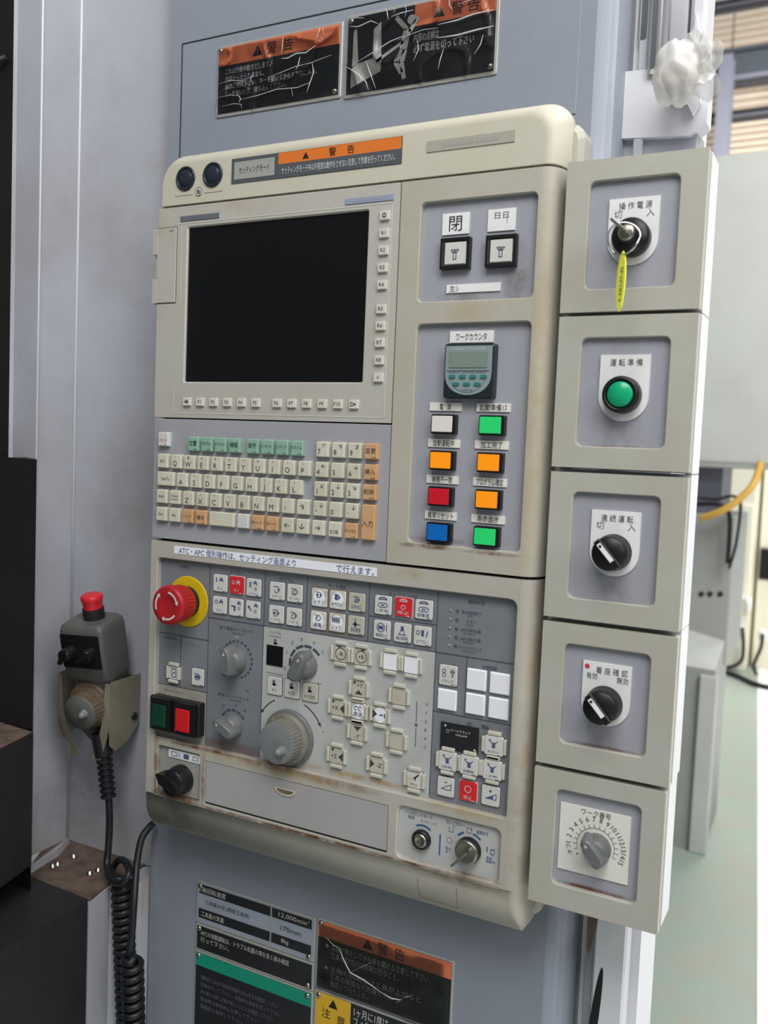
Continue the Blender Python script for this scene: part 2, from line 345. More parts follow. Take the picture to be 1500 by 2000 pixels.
# back wall: horizontal rail framed tan cladding above white lower wall
YB = 11.0
def zb(py, px=1420): return at(px, py, YB).z
def xb(px, py=150): return at(px, py, YB).x
wb = MB()._box(-9, 9, YB, YB + .2, -EYE, zb(330), 'white_far').build('wall_back', kind='structure')
rows = [(-260, -140), (-135, 15), (25, 120), (170, 230), (240, 330)]
for (p0, p1) in rows:
    for (x0, x1) in ((-6, xb(1275)), (xb(1275) + .02, xb(1425)), (xb(1425) + .02, 1.5), (1.52, 5)):
        z1, z0 = zb(p0), zb(p1); m = MB(); n = max(3, int((z1 - z0) / .075)); z = z0; h = (z1 - z0) / n; pr = []
        for i in range(n): pr += [(YB + .02, z0 + h * i), (YB - .03, z0 + h * (i + .28)), (YB - .03, z0 + h * (i + .62)), (YB + .02, z0 + h * (i + .9))]
        pr += [(YB + .02, z1)]
        A = m.loop([(x0, y, zz) for y, zz in pr]); B = m.loop([(x1, y, zz) for y, zz in pr]); m.bridge(A, B, 'tan_clad', closed=False)
        m._box(x0, x1, YB + .02, YB + .1, z0, z1, 'tan_clad')
        m.build('cladding_panel', wb)
def beam_h(y, z0, z1, x0, x1, m, name):
    b_ = MB(); t = (z1 - z0) * .12
    b_._box(x0, x1, y - .1, y + .1, z1 - t, z1, m); b_._box(x0, x1, y - .1, y + .1, z0, z0 + t, 'steel_beam'); b_._box(x0, x1, y - .02, y + .02, z0, z1, m); b_.build(name, wb)
beam_h(YB - .35, zb(186), zb(126), -6, 5, 'beam_dark', 'main_girder')
for p in (20, 235): beam_h(YB - .1, zb(p + 5), zb(p - 5), -6, 5, 'beam_dark', 'wall_rail')
for (px0, px1) in ((1420, 1446), (1270, 1296), (1585, 1610)):
    x0, x1 = xb(px0), xb(px1); c = MB(); y = YB - .55
    c._box(x0, x1, y - .1, y - .085, -EYE, 4.6, 'steel_beam'); c._box(x0, x1, y + .085, y + .1, -EYE, 4.6, 'steel_beam'); c._box((x0 + x1) / 2 - .01, (x0 + x1) / 2 + .01, y - .085, y + .085, -EYE, 4.6, 'steel_beam')
    c.build('steel_column', None, 'grey H-section steel column standing before the tan cladding, ' + {1420: 'nearest the wrapped handle', 1270: 'hidden behind the machine post', 1585: 'farthest right'}[px0], 'column', 'steel columns of the hall')

# ================================================================ MACHINE HOUSING
YW = 0.06      # sheet metal front the operator panel hangs on
YC = 0.08      # white column left of it
XC0, XC1 = -.8655, -.7125
ZL = -.513     # dirty ledge at the foot of the column
mach = root('machine_tool', 'grey sheet-metal machine tool housing carrying the operator panel', 'machine', (-.5, .3, -EYE))
TOP = 1.25
f = MB()
# front sheet: rounded right corner, runs to the floor
prof = [(-.712, .16), (-.712, YW + .004), (-.709, YW)] + [(-.231, YW)] + [(-.231 + .024 * math.sin(math.radians(t)), YW + .024 * (1 - math.cos(math.radians(t)))) for t in (15, 30, 45, 60, 75, 90)] + [(-.207, .16)]
lo = f.loop([(x, y, -EYE) for x, y in prof]); hi = f.loop([(x, y, TOP) for x, y in prof]); 
for i_ in range(len(prof) - 1): f.face((lo[i_], lo[i_ + 1], hi[i_ + 1], hi[i_]), 'sheet_blue', i_ >= 3)
f.face(hi, 'sheet_blue')
f.build('front_sheet', mach)
# shallow cover set in the front sheet behind the signs
cv = MB(); cv.slab(-.690, -.245, .30, .4316, YW, YW - .0012, 'sheet_blue', r=.001, ch=.0006); cv.build('inset_cover', mach)
s = MB()
for (x0, z0, x1, z1) in ((-.6915, .433, -.243, .433), (-.6915, .28, -.6915, .433)): s.line(x0, z0, x1, z1, .0012, YW - .0016 + .001, 'gap_dark')
s.build('cover_seam', mach)
# white column: concave corner, two bent strips towards the door opening
s2 = (-.866, .022); s3 = (-.8446, -.03)
pl = [(XC1, .16), (XC1, YC), (XC0 + .002, YC), (XC0, YC - .002), (s2[0], s2[1]), (s2[0] + .001, s2[1] - .002), s3, (s3[0] - .004, s3[1] - .002), (s3[0] - .06, s3[1] + .03), (s3[0] - .06, .16)]
c = MB(); lo = c.loop([(x, y, ZL) for x, y in pl]); hi = c.loop([(x, y, TOP) for x, y in pl]); c.bridge(lo, hi, 'column_white'); c.face(hi, 'column_white'); c.face(lo[::-1], 'column_white'); c.build('side_column', mach)
c = MB()      # highlight along the bent edges, put in as whiter beads
c.tube([(XC0 + .001, YC - .001, ZL), (XC0 + .001, YC - .001, TOP)], .0015, 'white_paint', 8); c.tube([(s2[0] + .0005, s2[1], ZL), (s2[0] + .0005, s2[1], TOP)], .0015, 'white_paint', 8); c.build('seam_highlight', mach)
# ledge and lower cover
P = [atz(*p, ZL) for p in ((60, 1715), (174, 1760), (215, 1728), (292, 1723.5))]
P[3].x = -.7122
pl = [(P[0].x - .02, P[0].y), (P[1].x, P[1].y), (P[2].x, P[2].y), (P[3].x, P[3].y), (-.712, .16), (P[0].x - .1, .16)]
MB().prism_z(pl, -EYE, ZL - .002, 'column_white').build('lower_cover', mach)
q = [(P[0].x - .01, P[0].y + .002), (P[1].x - .001, P[1].y + .002), (P[2].x - .002, P[2].y + .001), (P[2].x - .001, YC + .01), (P[0].x - .08, YC + .01)]
MB().prism_z(q, ZL - .002, ZL + .0005, 'dirty_ledge').build('dirty_ledge', mach, label='brown dirt-crusted ledge')
# little lip plate under the strip
lp = [atz(*p, ZL + .008) for p in ((133, 1636), (111, 1662), (46, 1702), (70, 1682))]
m = MB(); A = m.loop([(p.x, p.y, p.z) for p in (lp[0], lp[3], lp[2], lp[1])]); B = m.loop([(p.x, p.y + .003, p.z - .008) for p in (lp[0], lp[3], lp[2], lp[1])]); m.bridge(A, B, 'column_white'); m.face(A, 'column_white'); m.face(B[::-1], 'column_white'); m.build('lip_plate', mach)
# door opening in the dark
XD = (s3[0] - .004, s3[1] - .002)
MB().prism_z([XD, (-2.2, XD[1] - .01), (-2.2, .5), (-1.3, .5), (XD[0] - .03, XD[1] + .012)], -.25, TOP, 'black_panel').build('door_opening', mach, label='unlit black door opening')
m = MB(); m.tube([(-.8555, -.036, .408), (-.92, -.06, .385), (-1.1, -.12, .33)], .003, 'black_box', 8); m.build('door_rail', mach)
bc = at(65, 1430, -.045); bf = atz(0, 1462, bc.z); dv = bf - bc
MB().prism_z([(bc.x, bc.y), (bc.x - .06, bc.y + .004), (-1.6, bc.y + .02), (-1.6, bc.y + dv.y * 3), (bc.x + dv.x * 3, bc.y + dv.y * 3)], at(62, 1690, -.045).z, bc.z, 'black_box', 'dirty_ledge').build('bellows_cover', mach, label='black way cover with dusty top')
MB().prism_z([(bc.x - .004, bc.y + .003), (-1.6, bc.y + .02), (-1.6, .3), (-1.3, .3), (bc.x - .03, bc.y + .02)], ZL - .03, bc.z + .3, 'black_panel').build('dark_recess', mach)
B1, B2, B3 = P[1], atz(0, 1866, ZL), atz(0, 1750, ZL)
dv = (B2 - B1)
MB().prism_z([(B1.x, B1.y - .002), (B1.x + dv.x * 1.6, B1.y + dv.y * 1.6), (-1.5, B1.y + dv.y * 1.6), (-1.5, P[0].y - .01), (P[0].x, P[0].y - .002)], -EYE, ZL + .003, 'black_box').build('black_guard_box', mach, label='black guard box with flat top')
for p in ((343, 968), (375, 955), (480, 905), (585, 1015), (640, 995)):
    m = MB()
    k = atz(p[0] * .3, 1400 + p[1] * .3 + 4, ZL); m.lathe([(.0042, 0), (.0042, .0022), (.0034, .0026), (.0030, .0050), (.001, .0058)], (k.x, k.y, ZL), 'steel', 12, ax=(0, 0, 1)); m.build('ledge_screw', mach)
# right hand post, door frame profile and leg
m = MB()
m._box(-.207, -.2035, YW + .03, .14, -EYE, TOP, 'machine_dim'); m._box(-.2035, -.150, .085, .16, -EYE, TOP, 'white_paint'); m.slab(-.198, -.190, -EYE, TOP, .085, .078, 'column_white', ch=.001, n=1)
m.build('right_post', mach)
m = MB()     # bent leg plate with the long dark slot, below the switch boxes
m.slab(-.187, -.158, -EYE, -.405, .085, .062, 'white_paint', r=.004, ch=.002)
m.build('leg_plate', mach)
p_ = at(1173, 1888, .0616); m = MB(); m.poly([(p_.x - .0045 + .0040 * math.cos(t) + .006 * math.sin(t), p_.z - .066 + .066 * math.sin(t)) for t in [i * PI / 12 for i in range(24)]], .0616, 'black_plastic'); m.build('leg_slot', mach)
p_ = [at(a_, b_, .0616) for a_, b_ in ((1148, 1785), (1168, 1795), (1150, 1868), (1146, 1850))]; MB().poly([(v.x, v.z) for v in p_][::-1], .0614, 'knob_brown').build('leg_cutout', mach)
m = MB()     # polished door rail and frame above the switch boxes
m._box(-.224, -.213, .085, .12, .27, TOP, 'gap_dark')
m.slab(-.2, -.1895, .36, TOP, .09, .078, 'alu', r=.003, ch=.002); m.slab(-.1885, -.178, .33, TOP, .09, .07, 'chrome', r=.003, ch=.003)
m.slab(-.172, -.1565, .33, TOP, .1, .07, 'alu', r=.003, ch=.002); m.slab(-.155, -.142, .3, TOP, .1, .074, 'white_paint', r=.004, ch=.003)
m.build('door_rail', mach)
m = MB()     # white bracket plate with bent side
m.prism_y([(-.2305, .282), (-.2305, .343), (-.2175, .347), (-.2175, .338), (-.15, .334), (-.15, .276)], .084, .0775, 'white_paint')
m.prism_y([(-.15, .276), (-.15, .334), (-.137, .335), (-.137, .285)], .10, .0775, 'white_paint')
m.build('white_bracket', mach, label='white painted bracket plate')
MB().slab(-.2305, -.145, .262, .2825, .12, .084, 'plate_grey', ch=.001).build('frame_sill', mach)

# ================================================================ OPERATOR PANEL
panel = root('operator_panel', 'beige operator panel with dark screen, keyboard and control keys on the machine front', 'control panel', (-.45, YW, -.43))
X0, X1 = -.6655, -.2365
h = MB(); h.loft([(-.655, -.2285, -.415, .283, .012, YW - .0005), (-.655, -.2285, -.415, .283, .012, .036), (-.652, -.2325, -.411, .279, .012, .03)], 'beige')
h.loft([(-.6615, -.2405, -.40, .255, .01, .0302), (-.6615, -.2405, -.40, .255, .01, .011)], 'gap_dark'); h.build('rear_housing', panel)
c = MB(); secs = [(X0, X1, .2405, .2955, (.0005, .0005, .016, .022), .034), (X0, X1, .2405, .2955, (.0005, .0005, .016, .022), .026)]
for t in range(10, 91, 10):
    u = math.sin(math.radians(t)); k = 1 - math.cos(math.radians(t))
    secs.append((X0 + .004 * k, X1 - .014 * k, .2405 + .0004 * k, .2955 - .014 * k, (.0005, .0005, .016 + .004 * k, .022 + .004 * k), .026 * (1 - u)))
c.loft(secs, 'beige_cowl', n=6, sm=True); cowl = c.build('top_cowl', panel)
for (x, z) in ((-.6311, .2662), (-.5964, .2666)):
    MB().lathe([(.0122, 0), (.0122, .0012), (.0105, .0022), (.0100, .0010), (.0086, .0010), (.0080, .0018), (.001, .0018)], (x, 0, z), 'lens_navy', 28).build('indicator_window', cowl)
m = MB(); y = -E_
for sx in (-1, 1):
    cx = -.6140; m.line(cx + sx * .007, .2495, cx + sx * .030, .2495, .0004, y, 'ink_grey'); m.line(cx + sx * .030, .2493, cx + sx * .030, .2515, .0004, y, 'ink_grey')
m.ring(-.614, .2515, .0044, .0048, y, 'ink_grey'); m.icon([('r', -.5, -.4, .1, .5), ('r', .2, -.6, .5, .3), ('l', -.6, -.8, .7, -.8, .12)], -.614, .2515, .0045, y, 'ink_grey'); m.build('cowl_print', cowl)
m = MB(); m.slab(-.573, -.384, .2550, .2792, 0, -.0005, 'sticker_dark'); y = -.0008
m.quad(-.5695, -.5215, .2587, .2756, y, 'plate_rim'); m.text('セッティングモード', -.5455, .2672, .0050, y - E_, 'ink', w=.036)
m.quad(-.5172, -.3846, .2682, .2788, y, 'sticker_orange'); m.quad(-.5172, -.3846, .2552, .2682, y, 'sticker_dark')
m.text('▲', -.486, .2733, .0058, y - E_, 'ink_black'); m.text('警', -.4565, .2735, .0062, y - E_, 'ink_black'); m.text('告', -.437, .2735, .0062, y - E_, 'ink_black')
m.text('セッティングモード中は不用意な動作をさせない注意して作業を行ってください。', -.4520, .2618, .0052, y - E_, 'ink_white', w=.122); m.build('warning_sticker', cowl, label='orange and black warning sticker')
m = MB(); m.slab(-.3594, -.2779, .2618, .2712, 0, -.0008, 'nameplate_grey'); 
for i in range(22): m.quad(-.345 + i * .0024, -.345 + i * .0024 + .0014 + .0005 * (i % 2), .2648, .2680 + .0003 * (i % 3), -.001, 'plate_rim')
m.build('name_strip', cowl, label='faint grey name strip')

# ---- display unit
ZH2 = .0229
d = MB(); R = (X0, -.3842, .0236, .2388); scr = (-.6270, -.4164, .0606, .2170)
d.holed(R, scr, 0, .004, 'display_grey', r=.0015, ch=.0012)
d.slab(R[0], R[1], R[2], R[3], .012, .0041, 'display_grey'); lo = d.loop([(x, .0041, z) for x, z in rr(*R, 0, 1)]); hi = d.loop([(x, 0, z) for x, z in rr(*R, 0, 1)]); d.bridge(lo, hi, 'display_grey')
for (x0, z0, x1, z1) in ((-.6395, .0285, -.3915, .0285), (-.6395, .0285, -.6395, .055), (-.3915, .0285, -.3915, .222), (-.6395, .2215, -.3915, .2215), (-.634, .2215, -.634, .142)): d.line(x0, z0, x1, z1, .0009, -.0003, 'key_softkey')
disp = d.build('display_unit', panel)
MB().slab(*scr, .0039, .0028, 'screen').build('screen', disp, label='switched-off black screen')
MB().slab(-.6363, -.587, .2236, .2286, 0, -.0008, 'nameplate_blue').build('name_strip', disp)
m = MB(); m.slab(-.441, -.3905, .2238, .2288, 0, -.0008, 'nameplate_light')
for i in range(14): m.quad(-.434 + i * .0028, -.434 + i * .0028 + .0016, .2253, .2273, -.001, 'plate_bluegrey')
m.build('name_strip', disp)
m = MB(); m.slab(-.6662, -.6408, .142, .2184, 0, -.0011, 'display_grey', ch=.0004)
for (x0, z0, x1, z1) in ((-.6655, .1417, -.6405, .1417), (-.6403, .1415, -.6403, .2188), (-.6655, .2188, -.6403, .2188)): m.line(x0, z0, x1, z1, .0006, -.0004, 'gap_dark')
m.poly([(-.6515, .2145), (-.6445, .2145), (-.6465, .2160)], -.0012, 'ink_grey'); cc = m.build('card_cover', disp)
for (z0, z1) in ((.1914, .2174), (.1414, .1668)): MB().slab(-.6722, -.6655, z0, z1, .008, -.0012, 'display_grey', r=.001, ch=.0005).build('hinge_lug', cc)
MB().slab(-.6698, -.6662, .1676, .1906, .008, .0012, 'display_grey').slab(-.6662, -.6650, .1670, .1912, .008, .0005, 'gap_dark').build('cover_latch', cc)
def key(mb, x, z, w, h_, m, H=.0045, y0=0, r=.0007, ch=.0009): mb.loft([(x - w / 2, x + w / 2, z - h_ / 2, z + h_ / 2, r, y0), (x - w / 2 + .0003, x + w / 2 - .0003, z - h_ / 2 + .0003, z + h_ / 2 - .0003, r, y0 - H + ch), (x - w / 2 + ch, x + w / 2 - ch, z - h_ / 2 + ch, z + h_ / 2 - ch, r * .7, y0 - H)], m, n=2)
def soft(x, z, t):
    m = MB(); key(m, x, z, .0098, .0086, 'key_softkey', .0026, ch=.0006); y = -.0026 - E_
    if t == '<': m.poly([(x - .0028, z), (x + .0004, z - .0018), (x + .0004, z + .0018)], y, 'ink'); m.line(x + .0012, z - .0018, x + .0012, z + .0018, .0008, y, 'ink'); m.line(x + .0012, z - .0018, x + .0026, z, .0006, y, 'ink'); m.line(x + .0012, z + .0018, x + .0026, z, .0006, y, 'ink')
    elif t == '>': m.line(x - .0026, z - .0018, x - .0026, z + .0018, .0007, y, 'ink'); m.line(x - .0026, z + .0018, x + .0028, z, .0007, y, 'ink'); m.line(x - .0026, z - .0018, x + .0028, z, .0007, y, 'ink')
    elif t == 'o': m.ring(x, z, .0010, .0022, y, 'ink_grey'); m.line(x - .002, z - .002, x + .002, z - .002, .0005, y, 'ink_grey')
    else: m.text(t, x, z, .0036, y, 'ink')
    m.build('soft_key', disp, par=-.0026, label='soft key marked ' + {'<': 'with a left arrow', '>': 'with a right arrow', 'o': 'with a round symbol', '«': 'with a double arrow'}.get(t, t))
for x, t in zip((-.6233, -.6061, -.589, -.5717, -.5541, -.5366, -.5112, -.494, -.4769, -.4594, -.4421, -.4246), ('<', 'F1', 'F2', 'F3', 'F4', 'F5', 'F6', 'F7', 'F8', 'F9', 'F10', '>')): soft(x, .0402, t)
for z, t in zip((.2116, .1958, .1804, .1649, .1494, .1277, .1125, .0972, .0813, .0655), ('o', 'R1', 'R2', 'R3', 'R4', 'R5', 'R6', 'R7', 'R8', '«')): soft(-.3998, z - .0004, t)

# ---- keyboard unit
k = MB(); k.slab(X0, -.3842, -.1040, .0222, .012, .0006, 'panel_lavender', ch=.0004); kb = k.build('keyboard_unit', panel)
def xk(px, py): return at(px, py, -.0035).x
def kk(px, zr, col, w=.0141, h_=.0148, **leg):
    x = px; m = MB(); key(m, x, zr, w, h_, col, .005, y0=.0006, ch=.0010); y = -.0044 - E_
    t, t2, sub, lab = leg.get('t'), leg.get('t2'), leg.get('sub'), leg.get('lab'); ink = leg.get('ink', 'ink')
    if t: m.text(t, x + leg.get('dx', 0), zr + leg.get('dz', 0), leg.get('h', .005), y, ink, w=leg.get('tw'))
    if t2: m.text(t2, x + leg.get('dx2', -.0005), zr + leg.get('dz2', .0048), leg.get('h2', .0026), y, leg.get('ink2', 'ink_grey'))
    if sub: m.text(sub, x + .0035, zr - .0056, .0014, y, ink)
    m.build('keycap', kb, par=-.0044, label=lab or ('keycap marked ' + t if t else None))
z0, z1, z2, z3, z4 = -.0029, -.0222, -.0408, -.0595, -.0782     # row centres (cap tops stand 4 mm proud)
XQ = [-.6352 + i * (.1584 / 9) for i in range(10)]
def K(x, z, col, **kw): kk(x, z, col, **kw)
K(-.6532, z0 + .0035, 'key_white', t='リセット', h=.003, tw=.010, dz=-.001, ink='ink_red', sub='RST', lab='white keycap with red writing')
GS = ('POS', 'PROG', 'OFS', 'SYS', 'MNT', 'MSG', 'SET', 'CSTM')
for i, (x, t) in enumerate(zip((-.6132, -.5957, -.5782, -.5605, -.5384, -.5208, -.5032, -.4856), ('位置', 'プログラム', 'オフセット', '機能', '保守', 'メッセージ', 'セッティング', 'カストム'))):
    K(x, z0, 'key_green', t=t, h=.0042 if len(t) == 2 else .0028, tw=.0098 if len(t) == 2 else .0118, dz=.0008, ink='ink_black', sub=GS[i], lab='green keycap marked ' + t)
row = [(-.4569, '7', '↖'), (-.4392, '8', '↑'), (-.4216, '9', '↗')]
def num(x, z, t, a): K(x, z, 'key_cream', t=t, h=.0052, dx=-.003, dz=-.0022, t2=a, dx2=.0026, dz2=.0032, h2=.0045, ink2='ink')
for x, t, a in row: num(x, z0, t, a)
for x, t, a in ((-.4572, '4', '←'), (-.4396, '5', None), (-.4219, '6', '→')): num(x, z1, t, a)
for x, t, a in ((-.4576, '1', '↙'), (-.4399, '2', '↓'), (-.4222, '3', '↘')): num(x, z2, t, a)
for x, t, a in ((-.4579, '-', '↓'), (-.4402, '0', None), (-.4224, '.', '↓')): num(x, z3, t, a)
K(-.4040, z0, 'key_orange', t='変更', h=.004, dz=.0005, sub='ALTER', lab='orange keycap at the top right'); K(-.4040, z1, 'key_orange', t='挿入', h=.004, dz=.0005, sub='INSERT', lab='orange keycap marked 挿入'); K(-.4042, z2, 'key_orange', t='削除', h=.004, dz=.0005, sub='DELETE', lab='orange keycap marked 削除')
K(-.4044, (z3 + z4) / 2, 'key_orange', h_=.0332, t='入力', h=.0045, dz=-.001, lab='tall orange enter keycap')
K(-.6532, z1, 'key_cream', t='ESC', h=.0028)
for i, t in enumerate('QWERTYUIOP'): K(XQ[i], z1, 'key_cream', t=t, h=.0055, dx=-.001, dz=-.0022, t2='!@#$%^&*()'[i], dx2=-.0008)
K(-.6488, z2, 'key_cream', w=.0228, t='Tab/Ta', h=.003)
XA = [-.6267 + i * (.1409 / 8) for i in range(9)]
for i, t in enumerate('ASDFGHJKL'): K(XA[i], z2, 'key_cream', t=t, h=.0055, dx=-.001, dz=-.0022, t2="?<>'\"[]{}"[i], dx2=-.0008)
K(-.6534, z3, 'key_cream', t='Shift', h=.003); K(-.6357, z3, 'key_cream', t='Caps\nLock', h=.006, tw=.009)
XZ = [-.6180 + i * .01768 for i in range(7)]
for i, t in enumerate('ZXCVBNM'): K(XZ[i], z3, 'key_cream', t=t, h=.0055, dx=-.001, dz=-.0022, t2='_+=~:/\\'[i], dx2=-.0008)
K(-.4944, z3, 'key_cream', t='/', h=.004, dx=-.002, dz=-.002, t2="'", dx2=.002); K(-.4768, z3, 'key_cream', t='↑', h=.006, lab='keycap with an up arrow')
K(-.6536, z4, 'key_cream', t='Ctrl', h=.003); K(-.6359, z4, 'key_cream', t='Alt', h=.003)
K(-.6182, z4, 'key_orange', t='ヘルプ', h=.003, tw=.010, sub='HELP', lab='orange help keycap beside Alt'); K(-.6005, z4, 'key_orange', t='複合', h=.0036, sub='CAL', lab='orange keycap left of the space key')
K(-.5740, z4, 'key_cream', w=.0315, lab='wide blank space keycap'); K(-.5474, z4, 'key_white', lab='short blank keycap right of the space key')
K(-.5296, z4, 'key_orange', t='前ページ', h=.003, tw=.0115, sub='PAGE', lab='orange keycap marked 前ページ'); K(-.5120, z4, 'key_orange', t='次ページ', h=.003, tw=.0115, sub='PAGE', lab='orange keycap marked 次ページ')
for x, t in ((-.4940, '←'), (-.4765, '↓'), (-.4585, '→')): K(x, z4, 'key_cream', t=t, h=.0055, tw=.0062, lab='keycap with arrow %s in the bottom row' % t)
K(-.4400, z4, 'key_cream', t='EOB', h=.0036, dz=-.0022, t2=';', dx2=0, dz2=.003); K(-.4222, z4, 'key_orange', t='キャンセル', h=.003, tw=.0118, sub='CAN', lab='orange cancel keycap')

# ---- switch frame (upper right)
s = MB(); XR = -.2525
h1 = (-.3628, -.2555, .1318, .2187); h2 = (-.3620, -.2555, -.0836, .1122)
s.holed((-.3830, XR, .1225, .2388), h1, 0, .006, 'beige_switch', r=.0045); s.holed((-.3830, XR, -.1040, .1225), h2, 0, .006, 'beige_switch', r=.0045)
# rounded right flank and left, top, bottom edges
pr = [(XR, 0)] + [(XR + .0155 * math.sin(math.radians(t)), .022 * (1 - math.cos(math.radians(t)))) for t in range(10, 91, 10)] + [(-.237, .034)]
lo = s.loop([(x, y, -.1040) for x, y in pr]); hi = s.loop([(x, y, .2388) for x, y in pr]); s.bridge(lo, hi, 'beige_switch', True, closed=False)
for L_, zz in ((lo, -.1040), (hi, .2388)): s.face(s.loop([(-.3830, .034, zz), (-.3830, 0, zz)] + [(x, y, zz) for x, y in pr]), 'beige_switch')
s.quad(-.3830, -.3830, -.1, .1, 0, 'beige_switch') if False else s.face(s.loop([(-.3830, 0, -.1040), (-.3830, .034, -.1040), (-.3830, .034, .2388), (-.3830, 0, .2388)]), 'beige_switch')
sw = s.build('switch_frame', panel)
MB().slab(h1[0] - .001, h1[1] + .001, h1[2] - .001, h1[3] + .001, .008, .0052, 'plate_grey').build('switch_plate', sw); MB().slab(h2[0] - .001, h2[1] + .001, h2[2] - .001, h2[3] + .001, .008, .0052, 'plate_grey').build('switch_plate', sw)
YP = .0052
def tag_(x0, x1, z0, z1, t, h, m='label_ivory', parent=sw, yp=YP, name='label_tape', ink='ink_black', tw=None, th=.0012):
    b_ = MB(); b_.slab(x0, x1, z0, z1, yp, yp - th, m); 
    if t: b_.text(t, (x0 + x1) / 2, (z0 + z1) / 2, h, yp - th - E_, ink, w=tw)
    return b_.build(name, parent, par=yp, label=('white label reading ' + t) if t else None)
tag_(-.341, -.3155, .1885, .2070, '閉', .0108, 'label_white')
m = MB(); m.slab(-.2985, -.2735, .1885, .2070, YP, YP - .0012, 'label_white'); m.text('日日', -.286, .2015, .0045, YP - .0014, 'ink', w=.0125); m.line(-.2808, .1945, -.2808, .2, .0005, YP - .0014, 'ink_grey'); m.build('label_tape', sw, par=YP, label='white label with faded writing')
tag_(-.3344, -.2840, .1383, .1455, None, 0, 'label_white')
m = MB(); m.text('主ｼ', -.327, .1420, .0046, YP - .0014, 'ink'); m.build('label_writing', sw, par=YP)
for cx, cz in ((-.3283, .1727), (-.2858, .1722)):
    m = MB(); m.holed((cx - .0138, cx + .0138, cz - .0134, cz + .0134), (cx - .0108, cx + .0108, cz - .0104, cz + .0104), YP - .006, .003, 'black_plastic', r=.001)
    a = m.loop([(x, YP, z) for x, z in rr(cx - .0138, cx + .0138, cz - .0134, cz + .0134, 0, 1)]); b = m.loop([(x, YP - .006, z) for x, z in rr(cx - .0138, cx + .0138, cz - .0134, cz + .0134, 0, 1)]); m.bridge(a, b, 'black_plastic')
    fr = m.build('button_frame', sw)
    m = MB(); m.slab(cx - .0102, cx + .0102, cz - .0098, cz + .0098, YP - .001, YP - .0052, 'button_white', ch=.0008); y = YP - .0052 - E_
    m.icon([('l', -.42, .35, .42, .35, .1), ('l', -.42, .35, -.2, .05, .1), ('l', .42, .35, .2, .05, .1), ('r', -.2, -.6, -.1, .2), ('r', .1, -.6, .2, .2), ('r', -.12, .0, .12, .25), ('l', -.2, -.6, .2, -.6, .1)], cx, cz, .0085, y, 'ink_grey')
    m.build('door_pushbutton', sw, label='square white push button in a black frame, ' + ('left' if cx < -.3 else 'right'))
tag_(-.3290, -.2880, .0950, .1052, 'ワークカウンタ', .0052, 'label_white', tw=.029)
# counter
m = MB(); yc = YP - .009; m.loft([(-.3322, -.2855, .0468, .0940, .002, YP), (-.3322, -.2855, .0468, .0940, .002, yc + .0012), (-.3312, -.2865, .0478, .0930, .002, yc)], 'counter_case')
cnt = m.build('work_counter', sw)
cx0, cx1, cz0, cz1 = -.3305, -.2872, .0500, .0920; m = MB(); pts = [(cx0, .0690), (cx0, cz1), (cx1, cz1), (cx1, .0690)] + [(cx0 + (cx1 - cx0) * (.5 + .5 * math.cos(math.radians(a))), .0690 - .0195 * math.sin(math.radians(a)) ** .8) for a in range(12, 176, 12)]
m.prism_y(pts[::-1], yc, yc - .0006, 'counter_face')
y = yc - .0008; m.slab(-.3265, -.2912, .0732, .0866, y, y - .0005, 'counter_lcd'); m.line(-.3290, .0704, -.2885, .0704, .0006, y, 'ink')
m.text('TOTAL   COUNTER', -.3095, .0893, .0016, y, 'ink_white', w=.032)
for i in range(4): m.slab(-.3265 + i * .0098, -.3265 + i * .0098 + .0062, .0640, .0668, y, y - .0009, 'counter_teal', r=.001)
for i in range(3): m.slab(-.3225 + i * .0100, -.3225 + i * .0100 + .0062, .0577, .0602, y, y - .0009, 'counter_teal', r=.001)
m.text('INPUT MODE RESET', -.3090, .0691, .0012, y, 'ink', w=.036); m.ring(-.309, .069, .0172, .0176, y, 'ink_grey', 200, 340); m.text('COUNTER', -.3092, .0535, .0018, y, 'ink_blue')
m.build('counter_face', cnt)
L = (('電　源', '起動準備1ｽ'), ('自動運転中', '加工完了'), ('機種不一致', 'プログラム確認'), ('異常リセット', '寿命進捗'))
for i, (a, b) in enumerate(L):
    zt = .0431 - .0321 * i
    for x0, x1, t in ((-.3455, -.3146, a), (-.3007, -.2695, b)): tag_(x0, x1, zt - .0075, zt - .0002, t, .0046, tw=(.020 if len(t) > 3 else .011) if len(t) < 6 else .025)
LC = (('lamp_white', 'lamp_green'), ('lamp_orange', 'lamp_orange'), ('lamp_red', 'lamp_orange'), ('lamp_blue', 'lamp_green'))
for i, pr_ in enumerate(LC):
    for j, lm in enumerate(pr_):
        cx = -.3315 + j * .0454; cz = .0236 - .0321 * i + .0004; m = MB(); m.slab(cx - .0117, cx + .0117, cz - .0087, cz + .0087, YP, YP - .006, 'black_plastic', r=.001, ch=.0005)
        o = m.build('lamp_housing', sw)
        m = MB(); m.slab(cx - .0113, cx + .0105, cz - .0083, cz + .0083, YP - .006, YP - .0075, 'black_plastic', r=.0008); m.slab(cx - .0102, cx + .0092, cz - .0071, cz + .0071, YP - .0075, YP - .0090, lm, r=.0006, ch=.0004)
        m.build('illuminated_button', sw, label=lm.split('_')[1] + ' square lamp button, row %s from the top, %s' % (('first', 'second', 'third', 'fourth')[i], ('left', 'right')[j]))
# ---- lower unit with the machine controls
u = MB(); XR = -.2525; T0 = -.1068
hc = (-.6567, -.2552, -.3178, -.1247); hs = (-.6500, -.5905, -.3785, -.3178); hd = (-.5852, -.3702, -.3768, -.3314); hk = (-.3600, -.2600, -.3770, -.3290)
YF = .0
